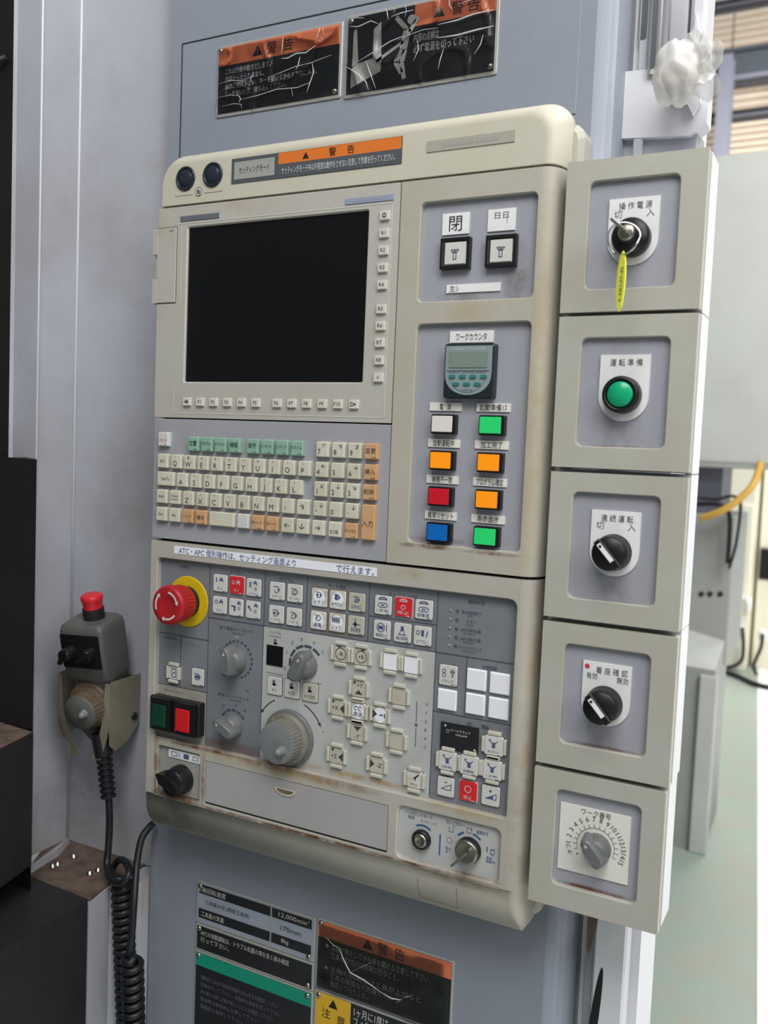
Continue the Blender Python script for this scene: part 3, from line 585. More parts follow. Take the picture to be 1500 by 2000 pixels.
# face tiles: controls, selector pocket, drawer, key switch pocket
u.holed((X0, XR, -.3178 - .006, T0), (hc[0], hc[1], hc[2] + .0, hc[3]), 0, .006, 'beige_lower', r=(.003, .004, .007, .005))
zt = -.3238
u.holed((X0, -.5885, -.3810, zt), (-.6500, -.5925, -.3780, -.3268), 0, .005, 'beige_lower', r=.003)
u.holed((-.5885, -.3660, -.3810, zt), hd, 0, .002, 'beige_lower', r=.0008, ch=.0004)
u.holed((-.3660, XR, -.3810, zt), hk, 0, .004, 'beige_lower', r=.005, ch=.0015)
# apron: rolls back towards the machine at the bottom
sec = [(-.3810, 0), (-.3816, .0012), (-.392, .0012)] + [(-.392 - .038 * math.sin(math.radians(t)), .0012 + .040 * (1 - math.cos(math.radians(t)))) for t in range(10, 91, 8)]
xr = [(XR + .0155 * math.sin(math.radians(t)), .022 * (1 - math.cos(math.radians(t)))) for t in range(0, 91, 10)]
prev = None
for z, y in sec:                      # apron rows: left edge, straight front, rounded right flank
    drop = max(0, (-.412 - z) / .018); xl = X0 + .006 * drop * drop; rx = -.010 * drop * drop
    row = [(xl, .040, z), (xl, max(y, .001), z)] + [(XR + rx * 1.0 if i == 0 else x + rx, max(y, yy), z) for i, (x, yy) in enumerate(xr)] + [(X1 + rx, .040, z)]
    Lp = u.loop(row)
    if prev: u.bridge(prev, Lp, 'beige_lower', True, closed=False)
    prev = Lp
# right flank of the face tiles and left edge, top edge
lo = u.loop([(x, y, -.3810) for x, y in xr] + [(X1, .034, -.3810)]); hi = u.loop([(x, y, T0) for x, y in xr] + [(X1, .034, T0)]); u.bridge(lo, hi, 'beige_lower', True, closed=False)
u.face(u.loop([(X0, .034, T0), (X0, 0, T0)] + [(x, y, T0) for x, y in xr] + [(X1, .034, T0)]), 'beige_lower'); u.face(u.loop([(X0, 0, -.381), (X0, .034, -.381), (X0, .034, T0), (X0, 0, T0)]), 'beige_lower')
low = u.build('lower_unit', panel)
m = MB(); m.line(-.6545, -.3815, -.2590, -.3815, .0008, -.0002, 'beige_lower'); m.line(-.6525, -.3350, -.6525, -.3800, .0006, -.0002, 'rim_brown')
for (x0, z0, x1, z1) in ((-.634, -.390, -.634, -.4165), (-.634, -.4165, -.6, -.4165), (-.3372, -.3925, -.3372, -.4140), (-.3372, -.4140, -.2985, -.4140), (-.2985, -.4140, -.2985, -.3925)):
    ay = lambda z: .0012 if z > -.392 else .0012 + .040 * (1 - math.cos(math.asin(min(1, (-.392 - z) / .038))))
    if x0 == x1: m.tube([(x0, ay(z0 + (z1 - z0) * i / 8), z0 + (z1 - z0) * i / 8) for i in range(9)], .0003, 'rim_brown', 5)
    else: m.tube([(x0, ay(z0), z0), (x1, ay(z1), z1)], .0003, 'rim_brown', 5)
m.build('stain_line', low)
tag_(-.6340, -.3925, -.1184, -.1103, None, 0, 'tape_white', low, 0.0, 'label_tape', th=.0004)
m = MB(); y = -.0004 - E_; m.text('ATC・APC 個別操作は、セッティング画面より', -.5545, -.1144, .0058, y, 'ink_blue', w=.146); m.text('で行えます。', -.4155, -.1144, .0058, y, 'ink_blue', w=.041); m.text('ATC・APC', -.6115, -.1143, .0062, y, 'ink_blue', w=.0001); m.build('tape_writing', low)

YQ = .006                      # surface of the control plate
p = MB(); p.slab(hc[0] - .003, hc[1] + .003, hc[2] - .003, hc[3] + .003, .010, YQ, 'control_dark'); plate = p.build('control_plate', low)
k_ = 1 + YQ / .74
q = lambda v: v * k_
m = MB(); m.slab(q(-.5170), q(-.3290), q(-.3150), q(-.1802), YQ, YQ - .0002, 'control_light'); m.build('light_field', plate) if False else m.build('light_field', low)
m = MB(); m.slab(q(-.6545), q(-.5860), q(-.3150), q(-.2592), YQ, YQ - .0002, 'control_mid'); m.build('light_field', low)
m = MB(); y = YQ - .0002 - E_
for (x0, z0, x1, z1) in ((-.5857, -.126, -.5857, -.314), (-.5170, -.126, -.5170, -.3135), (-.4675, -.1255, -.4675, -.1802), (-.3990, -.1255, -.3990, -.1802), (-.3290, -.1255, -.3290, -.3135),
    (-.5857, -.1802, -.2550, -.1802), (-.3985, -.1555, -.3290, -.1555), (-.6550, -.2045, -.5857, -.2045), (-.6215, -.2045, -.6215, -.2590), (-.6550, -.2592, -.5857, -.2592), (-.2985, -.1802, -.2985, -.2339), (-.3290, -.2339, -.2550, -.2339)):
    m.line(q(x0), q(z0), q(x1), q(z1), .0007, y, 'line_blue')
# printed titles of the fields
for (t, x, z, h, w_, c_) in (('非常停止', -.618, -.1315, .0028, .014, 'line_blue'), ('クーラント', -.5522, -.1310, .0028, .016, 'line_blue'), ('プログラム', -.4922, -.1315, .0028, .018, 'line_blue'), ('モード選択', -.4340, -.1318, .0028, .020, 'line_blue'), ('チップコンベヤ', -.3640, -.1330, .0028, .030, 'line_blue'),
    ('機械状態', -.2920, -.1310, .0026, .016, 'line_blue'), ('送り速度オーバライド', -.5510, -.1885, .0030, .042, 'line_blue'), ('FEEDRATE', -.5480, -.1925, .0016, .016, 'line_blue'), ('主軸速度', -.2770, -.1868, .0028, .014, 'line_blue'), ('主　軸', -.2860, -.2400, .0034, .022, 'line_blue'),
    ('早送りオーバライド', -.5520, -.2580, .0028, .040, 'line_blue'), ('RAPID', -.5480, -.2615, .0016, .014, 'line_blue'), ('自動運転', -.6350, -.2085, .0024, .018, 'ink_grey'), ('リセット', -.6040, -.2120, .0030, .014, 'ink_grey'), ('ハンドル', -.5030, -.1855, .0028, .014, 'ink_grey'), ('HANDLE', -.5030, -.1893, .0016, .014, 'ink_grey'),
    ('サイクルスタート', -.6300, -.2650, .0024, .024, 'ink_grey'), ('起動　停止', -.6250, -.2695, .0030, .030, 'clip_clear')):
    m.text(t, q(x), q(z), h, y, c_, w=w_)
for i, (t, t2) in enumerate((('原点復帰完了', 'HOME'), ('エラー', 'ALARM'), ('ATC原位置', 'ATC READY'), ('APC原位置', 'APC READY'), ('ツールクランプ', 'TOOL CLAMP'))):
    z = -.1408 - .0079 * i; m.text(t, q(-.2960), q(z), .0026, y, 'line_blue', w=.0038 * len(t) * .85); m.text(t2, q(-.2975), q(z - .0031), .0015, y, 'line_blue'); m.icon([('o', 0, 0, .5, .16), ('l', -.5, .4, .1, -.2, .15)], q(-.3098), q(z), .003, y, 'line_blue')
# dial scales
def arcs(cx, cz, r, w_, segs, c_='mark_blue'):
    for a0, a1 in segs: m.ring(q(cx), q(cz), r - w_, r, y, c_, a0, a1, 5)
KN = ((-.5505, -.2200, .0125), (-.5520, -.2880, .0110), (-.4670, -.2125, .0130))
arcs(KN[0][0] + .0015, KN[0][1] + .001, .0200, .0022, [(215 - i * 15.5, 215 - i * 15.5 - 8) for i in range(19)], 'line_blue')
arcs(KN[1][0] + .0005, KN[1][1] + .001, .0165, .0020, [(150, 128), (122, 102), (96, 78), (72, 54), (48, 30)], 'line_blue')
arcs(KN[2][0] + .001, KN[2][1], .0200, .0026, [(190, 166), (161, 134), (129, 102), (98, 72), (66, 38)], 'line_blue')
for t, a, r_ in (('X', 196, .0245), ('Y', 158, .0235), ('Z', 128, .0250), ('B', 101, .0250), ('A', 68, .0250), ('C', 38, .0245)): m.text(t, q(KN[2][0] + r_ * math.cos(math.radians(a))), q(KN[2][1] + r_ * math.sin(math.radians(a))), .0032, y, 'ink_grey')
m.text('100', q(-.5495), q(-.1962), .0028, y, 'clip_clear'); m.text('%', q(-.5715), q(-.2120), .0022, y, 'line_blue'); m.text('150', q(-.5345), q(-.2490), .0022, y, 'line_blue')
m.text('25', q(-.5640), q(-.2690), .0024, y, 'line_blue'); m.text('50', q(-.5480), q(-.2665), .0024, y, 'line_blue'); m.text('100', q(-.5370), q(-.2700), .0024, y, 'line_blue')
HAND = [('r', -.35, -.5, .25, .5), ('r', -.35, -.5, .5, -.15)]
m.icon(HAND, q(-.5025), q(-.1945), .0052, y, 'ink_grey')
for (x0, z0, x1, z1) in ((-.5125, -.2265, -.4925, -.2265), (-.4530, -.2285, -.4480, -.2285)): m.line(q(x0), q(z0), q(x1), q(z1), .0005, y, 'ink_grey')
m.line(q(-.3454), q(-.2283), q(-.3452), q(-.2470), .0008, y, 'ink_grey'); m.line(q(-.3452), q(-.2530), q(-.3451), q(-.2704), .0008, y, 'ink_grey'); m.disc(q(-.3452), q(-.2500), .0016, y, 'ink_grey')
for i, t in enumerate('XYZBAC'): m.text(t, q(-.3355), q(-.2295 - i * .00786), .0030, y, 'ink_grey'); m.text('・', q(-.3395), q(-.2295 - i * .00786), .0024, y, 'ink_grey')
def carrow(cx, cz, r, a0, a1):
    m.ring(q(cx), q(cz), r - .0006, r + .0006, y, 'ink', a0, a1, 10); a = math.radians(a1); d = 1 if a1 > a0 else -1
    X, Z = q(cx) + r * math.cos(a), q(cz) + r * math.sin(a); tx, tz = -math.sin(a) * d, math.cos(a) * d
    m.poly([(X + tx * .0042, Z + tz * .0042), (X + math.cos(a) * .002, Z + math.sin(a) * .002), (X - math.cos(a) * .002, Z - math.sin(a) * .002)], y, 'ink')
carrow(-.4822, -.2880, .0400, 118, 145) ; carrow(-.4822, -.2880, .0400, 66, 32); m.text('+', q(-.4435), q(-.2745), .0032, y, 'ink_grey')
m.build('panel_print', low)
for i in range(5): MB().lathe([(.0011, 0), (.0011, .0006), (.0004, .0009)], (q(-.3164), YQ, q(-.1408 - .0079 * i)), 'plate_bluegrey', 10).build('status_led', low)

# membrane style push keys
TAP = [('r', -.5, -.1, .5, .25), ('r', -.12, .2, .12, .5), ('r', -.35, .42, .35, .55), ('p', [(.25, -.4), (.5, -.4), (.5, 0), (.25, 0)]), ('r', -.5, -.35, -.3, 0)]
def at_(pr, dx, dz, k):
    out = []
    for p in pr:
        if p[0] == 'p': out.append(('p', [(u * k + dx, v * k + dz) for u, v in p[1]]))
        elif p[0] in 'rl': out.append((p[0], p[1] * k + dx, p[2] * k + dz, p[3] * k + dx, p[4] * k + dz) + ((p[5] * k,) if p[0] == 'l' else ()))
        elif p[0] == 'o': out.append(('o', p[1] * k + dx, p[2] * k + dz, p[3] * k, p[4] * k) + tuple(p[5:]))
        elif p[0] == 'd': out.append(('d', p[1] * k + dx, p[2] * k + dz, p[3] * k))
        else: out.append(('t', p[1], p[2] * k + dx, p[3] * k + dz, p[4] * k))
    return out
TAPE = [('l', -.5, .35, .15, .35, .09), ('l', -.3, -.35, .15, -.35, .09), ('l', -.3, -.35, -.3, -.05, .09), ('p', [(.15, .4), (.5, 0), (.15, -.4)])]
TAPO = [('l', -.5, .35, .15, .35, .09), ('l', -.3, -.35, .15, -.35, .09), ('l', .15, .4, .5, 0, .09), ('l', .5, 0, .15, -.4, .09), ('l', -.3, -.35, -.3, .1, .09)]
I_ = [('l', 0, -.2, 0, .2, .12)]
CI = [('o', 0, 0, .5, .12), ('l', 0, -.3, 0, .3, .12)]
CONV = [('l', -.5, .2, -.25, .4, .1), ('l', -.25, .4, .25, .4, .1), ('l', .25, .4, .5, .2, .1), ('l', -.5, .2, .5, .2, .1)]
BELT = [('o', -.3, 0, .22, .07, 90, 270), ('o', .3, 0, .22, .07, -90, 90), ('l', -.3, .2, .3, .2, .07), ('l', -.3, -.2, .3, -.2, .07), ('l', -.2, 0, .2, 0, .1)]
def button(x, z, w_=.0176, h_=.0178, col='button_white', ic=(), t=None, ink='ink_blue', th=.0026, tw=None, tz=-.0052, H=.0018, lab=None, r=.0016, tape=None, clips=False, sc=.011, small=True, ring=None):
    m = MB(); yf = YQ - H
    m.slab(x - w_ / 2 - .0006, x + w_ / 2 + .0006, z - h_ / 2 - .0006, z + h_ / 2 + .0006, YQ, YQ - .0006, ring or 'ink_grey', r=r)
    m.slab(x - w_ / 2, x + w_ / 2, z - h_ / 2, z + h_ / 2, YQ - .0006, yf, col, r=r, ch=.0005)
    if tape == 'oval': m.prism_y([(x + .0062 * math.cos(a), z + .0074 * math.sin(a)) for a in [i * PI / 12 for i in range(24)]], yf, yf - .0002, 'blank_white'); yf -= .0002
    if tape == 'full': m.slab(x - w_ / 2 + .0008, x + w_ / 2 - .0008, z - h_ / 2 + .0004, z + h_ / 2 - .0004, yf, yf - .0004, 'blank_white'); yf -= .0004
    yy = yf - E_
    m.icon(ic, x, z, sc, yy, ink)
    if t: m.text(t, x, z + tz, th, yy, ink, w=tw)
    if small and ic: m.line(x + .0035, z - .0078, x + .0070, z - .0078, .0006, yy, ink)
    o = m.build('push_key', low, label=lab, par=yf)
    if clips:
        for (dx, dz, cw, chh) in ((0, h_ / 2 + .0022, .0125, .0034), (0, -h_ / 2 - .0022, .0125, .0034), (-w_ / 2 - .0016, 0, .0028, .0135), (w_ / 2 + .0016, 0, .0028, .0135)):
            c = MB(); xx, zz = x + dx, z + dz; c.slab(xx - cw / 2, xx + cw / 2, zz - chh / 2, zz + chh / 2, YQ, YQ - .0036, 'clip_clear', r=.0006, ch=.0007)
            s_ = (yf / .74); c.v = [(a + x * s_, b, d_ + z * s_) for a, b, d_ in c.v]; c.build('key_guard', o)
    return o
ct = -.1436; cb = -.1662
button(-.5730, ct, ic=at_(TAP, .15, .3, .42) + at_(I_, -.4, .3, 1), t='オン', lab='white coolant key with tap symbol, on')
button(-.5522, ct, col='red_button', ic=at_(TAP, .2, .25, .42) + [('o', -.35, .25, .17, .05)], t='オフ', ink='ink_white', ring='button_white', lab='red coolant off key')
button(-.5313, ct, ic=at_(TAP, .2, .4, .38) + at_(CI, .25, -.1, .3) + [('l', -.45, .5, -.2, 0, .08), ('l', -.2, .5, -.45, 0, .08)], t='ｽﾌﾟﾗｯｼｭ', th=.0018, tw=.011, tz=-.006, lab='white coolant key with crossed jets')
button(-.5730, cb, ic=at_(TAP, .2, .3, .42) + [('o', -.35, .3, .18, .06)], t='ｵｰﾄ', lab='white coolant key with ring and tap symbol')
button(-.5522, cb, ic=at_(TAP, .35, .4, .38) + at_(CI, .35, -.05, .3) + [('r', -.55, .05, -.05, .16), ('p', [(-.2, -.35), (-.05, -.35), (0, .1), (-.25, .1)])], small=True, lab='white coolant key with spray gun symbol')
button(-.5313, cb, ic=at_(TAP, .35, .4, .38) + at_(CI, .3, -.1, .3) + [('o', -.6, -.3, .55, .1, 20, 80), ('r', -.55, .2, -.3, .35)], lab='white coolant key with curved hose symbol')
for x, z, ic, t, lab in ((-.5030, -.1441, at_(TAPE, 0, .15, .75), 'ｼﾝｸﾞﾙ', 'single block'), (-.4822, -.1441, at_(TAPO, 0, .15, .75) + [('o', .0, .15, .2, .06)], 'ｵﾌﾟｼｮﾅﾙ', 'optional stop'), (-.5030, -.1674, at_(TAPE, 0, .15, .75) + [('r', -.35, .05, 0, .25)], 'ﾄﾞﾗｲﾗﾝ', 'dry run'), (-.4822, -.1674, at_(TAPE, 0, .15, .75) + [('l', -.2, .1, .05, .4, .08)], 'ﾌﾟﾛｸﾞﾗﾑ', 'program check')):
    button(x, z, ic=ic, t=t, th=.0022, tw=.011, tz=-.0048, ink='ink_grey', lab='white tape-symbol key, ' + lab)
for x, z, ic, t, col, tp, lab in ((-.4542, -.1450, at_(TAPE, 0, .25, .65) + [('d', -.15, .25, .12)], 'メモリ', 'button_stained', 'oval', 'memory'), (-.4337, -.1450, at_(TAPE, 0, .25, .65) + [('r', -.25, .05, .05, .45)], 'MDI', 'button_stained', 'oval', 'MDI'), (-.4126, -.1449, at_(TAPE, 0, .25, .65) + [('r', -.12, .08, .0, .38)], 'DNC', 'button_cream', None, 'DNC'),
    (-.4545, -.1673, at_(TAPO, 0, .25, .65) + [('l', -.2, .15, 0, .4, .1)], '編集', 'button_stained', 'oval', 'edit'), (-.4336, -.1669, [('l', -.45 + .2 * i, .5, -.35 + .2 * i, .0, .09) for i in range(4)] + [('l', -.35 + .2 * i, .0, -.25 + .2 * i, .5, .06) for i in range(4)], 'ジョグ', 'button_stained', 'oval', 'jog'), (-.4125, -.1668, [('d', -.05, .1, .18), ('l', -.05, -.2, -.05, .6, .08), ('l', -.35, .1, .45, .1, .06)], '原点復帰', 'button_cream', None, 'home return')):
    button(x, z, ic=ic, t=t, col=col, tape=tp, th=.0034, tw=.0105 if len(t) > 2 else None, tz=-.0042, lab='mode key, ' + lab, ring='rim_brown' if tp else None, small=not tp)
for x, z, ic, t, col, ink, lab in ((-.3847, -.1443, at_(CONV, 0, .35, .8) + at_(BELT, 0, .02, .9), '| 前進', 'button_white', 'ink_blue', 'conveyor forward key'), (-.3636, -.1438, at_(CONV, 0, .35, .8) + [('o', 0, .0, .22, .06)], '停止', 'red_button', 'ink_white', 'red conveyor stop key'), (-.3430, -.1435, at_(CONV, 0, .35, .8) + at_(BELT, 0, .02, .9), '◎後退', 'button_white', 'ink_blue', 'conveyor reverse key'),
    (-.3848, -.1674, [('o', -.1, .2, .4, .07), ('r', -.35, .05, .15, .35), ('l', .45, .5, .45, -.1, .07)], '機械ﾛｯｸ', 'button_white', 'ink_blue', 'machine lock key'), (-.3636, -.1675, [('o', 0, 0, .25, .06, -40, 220), ('r', -.14, .2, .14, .55), ('l', -.4, -.15, .4, -.15, .07)], '機内照明', 'button_white', 'ink_blue', 'work light key'), (-.3432, -.1677, at_(CI, -.4, .25, .4) + [('r', -.1, .0, .15, .5), ('l', .35, -.05, .5, .45, .09)], 'エアブロー', 'button_white', 'ink_blue', 'air blow key')):
    button(x, z, ic=ic, t=t, col=col, ink=ink, th=.0028, tw=.012, tz=-.0050, ring='button_white' if col == 'red_button' else None, lab=lab)
# keys right of the light field
button(-.3162, -.1998, ic=[('o', -.35, .35, .18, .06), ('o', -.35, .02, .18, .06), ('o', .4, .35, .2, .06), ('r', .25, .3, .55, .4), ('r', .33, -.1, .47, .1)], t='クランプ', th=.0026, tw=.011, tz=-.0052, ink='ink_grey', lab='white clamp key above a blank one', h_=.0185)
for x, z, lab in ((-.3166, -.2222, 'under the clamp key'), (-.2894, -.1997, 'upper left of four'), (-.2677, -.1998, 'upper right of four'), (-.2895, -.2218, 'lower left of four'), (-.2678, -.2219, 'lower right of four')):
    button(x, z, .0174, .0178, 'blank_white', H=.0022, r=.0008, ring='blank_white', lab='blank bright white key, ' + lab)
SPN = [('r', -.18, -.45, .22, .0), ('l', -.5, .4, -.2, .1, .09), ('l', .5, .4, .2, .1, .09), ('r', -.25, .05, .28, .18), ('p', [(-.55, .25), (-.3, .5), (-.55, .55)])]
for x, z, t, lab in ((-.2700, -.2554, 'ｵﾘｴﾝﾄ', 'top right'), (-.3131, -.2777, '|逆転', 'left'), (-.2920, -.2774, '◎解放', 'middle'), (-.2702, -.2773, '| 正転', 'right')):
    o = button(x, z, .0172, .0172, 'button_white', ic=at_(SPN, 0, .15, .7), t=t, th=.0024, tw=.0105, tz=-.0052, H=.0032, lab='spindle key with tool symbol, ' + lab, clips=True)
button(-.3136, -.3014, .0165, .0178, ic=[('l', -.1, .4, .15, .4, .07), ('p', [(-.45, -.2), (-.1, -.2), (-.1, -.02)]), ('l', -.1, -.02, .5, .28, .06), ('l', .5, .28, .5, -.2, .06), ('l', .5, -.2, -.1, -.2, .06)], lab='white spindle minus key', small=False)
button(-.2919, -.3008, .0168, .0180, 'red_button', ic=[('o', 0, .18, .3, .06)], t='停止', ink='ink_white', th=.0030, tz=-.0056, ring='button_white', lab='red spindle stop key')
button(-.2705, -.3004, .0170, .0180, ic=[('l', -.12, .4, .12, .4, .07), ('l', 0, .28, 0, .52, .07), ('p', [(-.5, -.25), (.25, -.25), (.25, .12)]), ('l', .25, .12, .5, .22, .06), ('l', .5, .22, .5, -.25, .06), ('l', .5, -.25, .25, -.25, .06)], lab='white spindle plus key', small=False)
m = MB(); m.slab(q(-.3204), q(-.2838), q(-.2660), q(-.2420), YQ, YQ - .0012, 'sticker_black'); y = YQ - .0012 - E_
m.disc(q(-.3158), q(-.2448), .0010, y, 'ink_white'); m.text('ツールクランプ', q(-.3010), q(-.2480), .0020, y, 'ink_white', w=.0190); m.text('UNCLAMP', q(-.3000), q(-.2515), .0018, y, 'ink_white'); m.icon([('o', 0, 0, .5, .1), ('l', .3, -.4, .6, .3, .15)], q(-.3135), q(-.2495), .003, y, 'ink_white'); m.icon([('l', -.4, .4, 0, -.2, .3), ('l', 0, .4, .4, -.2, .3)], q(-.2867), q(-.2625), .0028, y, 'ink_white')
m.build('tool_sign', low, label='small black sign with white writing')
# jog keys
def tri(d, k=.28, dx=0, dz=0):
    P = {'u': [(-k, -k * .5), (k, -k * .5), (0, k * .6)], 'd': [(0, -k * .6), (k, k * .5), (-k, k * .5)], 'l': [(-k * .6, 0), (k * .5, -k), (k * .5, k)], 'r': [(k * .6, 0), (-k * .5, k), (-k * .5, -k)]}[d]
    return ('p', [(a + dx, b + dz) for a, b in P])
jk = dict(clips=True, col='button_cream', small=False, ink='ink', w_=.0158, h_=.0160, ring='clip_clear', sc=.011)
button(-.4277, -.1959, ic=[('o', 0, 0, .55, .06), ('t', '-B', 0, 0, .36), ('l', -.35, .62, 0, .6, .1)], lab='jog key with -B in a circle', **jk)
button(-.4054, -.1958, ic=[('o', 0, 0, .55, .06), ('t', '+B', 0, 0, .36), ('l', 0, .6, .35, .62, .1)], lab='jog key with +B in a circle', **jk)
jb = dict(jk); jb['tape'] = 'full'
button(-.3747, -.1958, lab='jog key under blank white paper, left', **jb); button(-.3530, -.1959, lab='jog key under blank white paper, right', **jb)
button(-.4065, -.2265, ic=[('t', '+Y', .1, .3, .38), tri('u', .36, 0, -.3), ('d', -.45, .5, .12)], lab='jog key +Y', **jk)
button(-.3639, -.2268, lab='blank cream jog key, upper', **jk)
button(-.4287, -.2481, ic=[('t', '+X', -.25, -.05, .38), tri('l', .38, .45, -.05), ('d', -.45, .5, .12)], lab='jog key +X', **jk)
js = dict(jk); js['col'] = 'button_stained'; js['ring'] = 'rim_brown'; js['tape'] = 'oval'
button(-.4065, -.2480, ic=[('o', -.2, .25, .2, .07, 30, 300), ('o', .2, .25, .2, .07, 30, 300)], t='高速', th=.0036, tz=-.0028, lab='worn rapid key in the middle of the jog keys', **dict(js, ink='ink_blue'))
button(-.3830, -.2476, ic=[tri('r', .38, -.5, .05), ('l', -.05, .02, .3, .02, .1), ('l', .45, .2, .45, -.2, .1)], lab='worn jog key -X', **js)
button(-.4064, -.2684, ic=[tri('d', .36, 0, .35), ('t', '-Y', 0, -.35, .38)], lab='jog key -Y', **jk)
button(-.3647, -.2690, lab='blank cream jog key, lower', **jk)
button(-.4281, -.2951, ic=[('t', '+Z', -.25, -.05, .38), tri('l', .38, .45, -.05), ('d', -.4, .5, .12)], lab='jog key +Z', **jk)
button(-.3843, -.2954, ic=[tri('r', .38, -.45, .05), ('t', '-Z', .25, 0, .38)], lab='jog key -Z', **jk)
button(-.3449, -.3013, ic=[('p', [(-.1, .2), (.2, .3), (.1, -.1)]), ('l', .1, .2, .4, .5, .12)], t='ﾘｾｯﾄ', th=.003, tz=-.0045, lab='worn brown-edged key at the lower right of the light field', **dict(js, tape=None))
# handle keys and window
for x, t, c_ in ((-.5025, '×1', 'button_white'), (-.4819, '×10', 'button_white'), (-.4607, '×100', 'button_cream')): button(x, -.2390, .0172, .0182, c_, ic=at_(HAND, 0, .3, .5), t=t, th=.0040, tw=None if t != '×100' else .0120, tz=-.0040, ink='ink_grey', small=False, lab='handle step key ' + t)
MB().slab(q(-.5122), q(-.4930), q(-.2185), q(-.1985), YQ, YQ - .0010, 'screen').build('handle_window', low, label='square black window')
button(-.6309, -.2453, .0120, .0140, 'button_white', ic=[('l', -.2, .4, .3, .4, .08), ('l', -.2, -.4, .3, -.4, .08), ('l', -.2, -.4, -.2, .4, .08), ('l', .3, -.4, .3, .4, .08), ('l', -.1, -.1, .2, .1, .1)], lab='small key in a clear guard frame', clips=True, small=False, ring='rim_brown', tape=None)
button(-.5987, -.2452, .0160, .0180, 'button_white', ic=at_(TAPE, 0, .05, .8) + [('r', -.3, -.1, .1, .2)], lab='white key with tape symbol beside the guarded key', ink='ink_blue')

# rotary knobs
def knob(x, z, ang, r, lab, ph=.030, col='knob_grey', y0=YQ, nm='rotary_knob', parent=None):
    m = MB(); x, z = q(x), q(z)
    m.lathe([(r * 1.15, 0), (r * 1.15, .002), (r * 1.0, .004), (r * .92, ph * .42), (r * .66, ph * .60), (r * .3, ph * .62)], (x, y0, z), col, 24)
    c, s_ = math.cos(ang), math.sin(ang)
    def pt(a, b, y): return (x + a * c - b * s_, y, z + a * s_ + b * c)
    ys = (y0 - ph * .12, y0 - ph * .93, y0 - ph); prof = []
    for yy, k in zip(ys, (1.0, .90, .72)):
        pts = [(1.42 * r, .10 * r), (1.12 * r, .40 * r), (.3 * r, .50 * r), (-.9 * r, .52 * r), (-1.22 * r, .30 * r), (-1.22 * r, -.30 * r), (-.9 * r, -.52 * r), (.3 * r, -.50 * r), (1.12 * r, -.40 * r), (1.42 * r, -.10 * r)]
        prof.append(m.loop([pt(a * (k if a < 0 else k * .98), b * k, yy) for a, b in pts]))
    m.bridge(prof[0], prof[1], col, True); m.bridge(prof[1], prof[2], col, True); m.face(prof[2], col)
    m.face(m.loop([pt(a, b, y0 - ph - .0002) for a, b in ((.95 * r, 0), (.62 * r, .14 * r), (.62 * r, -.14 * r))]), 'clip_clear')
    return m.build(nm, parent or low, label=lab)
knob(KN[0][0], KN[0][1], math.radians(98), .0122, 'grey feed override knob pointing up', .019); knob(KN[1][0], KN[1][1], math.radians(150), .0108, 'grey rapid override knob pointing left', .018); knob(KN[2][0], KN[2][1], math.radians(66), .0124, 'grey axis selector knob beside the black window', .019)
# manual pulse handwheel
hx, hz = q(-.4822), q(-.2872); m = MB(); m.lathe([(.0285, 0), (.0285, .003), (.0272, .0045), (.0250, .0045)], (hx, YQ, hz), 'knob_grey', 48); hw = m.build('handwheel', low, label='grey manual pulse handwheel')
m = MB(); prof = [(.0256, .004), (.0254, .009), (.0214, .0100), (.0210, .0102)]; m.lathe(prof, (hx, YQ, hz), 'knob_ring', 48); 
for i in range(50):
    a = 2 * PI * i / 50; 
    if i % 5 == 0: m.text(str((i * 2) % 100), hx + .0233 * math.sin(a), hz + .0233 * math.cos(a), .0022, YQ - .0102, 'clip_clear', rot=-a)
    else: m.line(hx + .0240 * math.sin(a), hz + .0240 * math.cos(a), hx + .0250 * math.sin(a), hz + .0250 * math.cos(a), .0003, YQ - .0100, 'clip_clear')
m.build('scale_ring', hw)
m = MB(); n = 72; rows = []
for (r_, y_) in ((.0210, .0100), (.0203, .0185), (.0203, .0225), (.0196, .0240)):
    rows.append(m.loop([(hx + (r_ + (.0006 if i % 2 else -.0002) * (r_ > .0175)) * math.cos(2 * PI * i / n), YQ - y_, hz + (r_ + (.0006 if i % 2 else -.0002) * (r_ > .0175)) * math.sin(2 * PI * i / n)) for i in range(n)]))
for a, b in zip(rows, rows[1:]): m.bridge(a, b, 'knob_ring')
m.face(rows[-1], 'knob_face'); m.lathe([(.0196, .0240), (.0184, .0244), (.003, .0246)], (hx, YQ, hz), 'knob_face', 48); m.build('dial', hw)
a = math.radians(-30); bx, bz = hx + .0085 * math.cos(a), hz + .0105 * math.sin(a)
MB().lathe([(.0052, 0), (.0045, .002), (.0038, .006), (.0030, .0085), (.0012, .0098)], (bx, YQ - .0244, bz), 'knob_face', 20).build('finger_knob', hw)
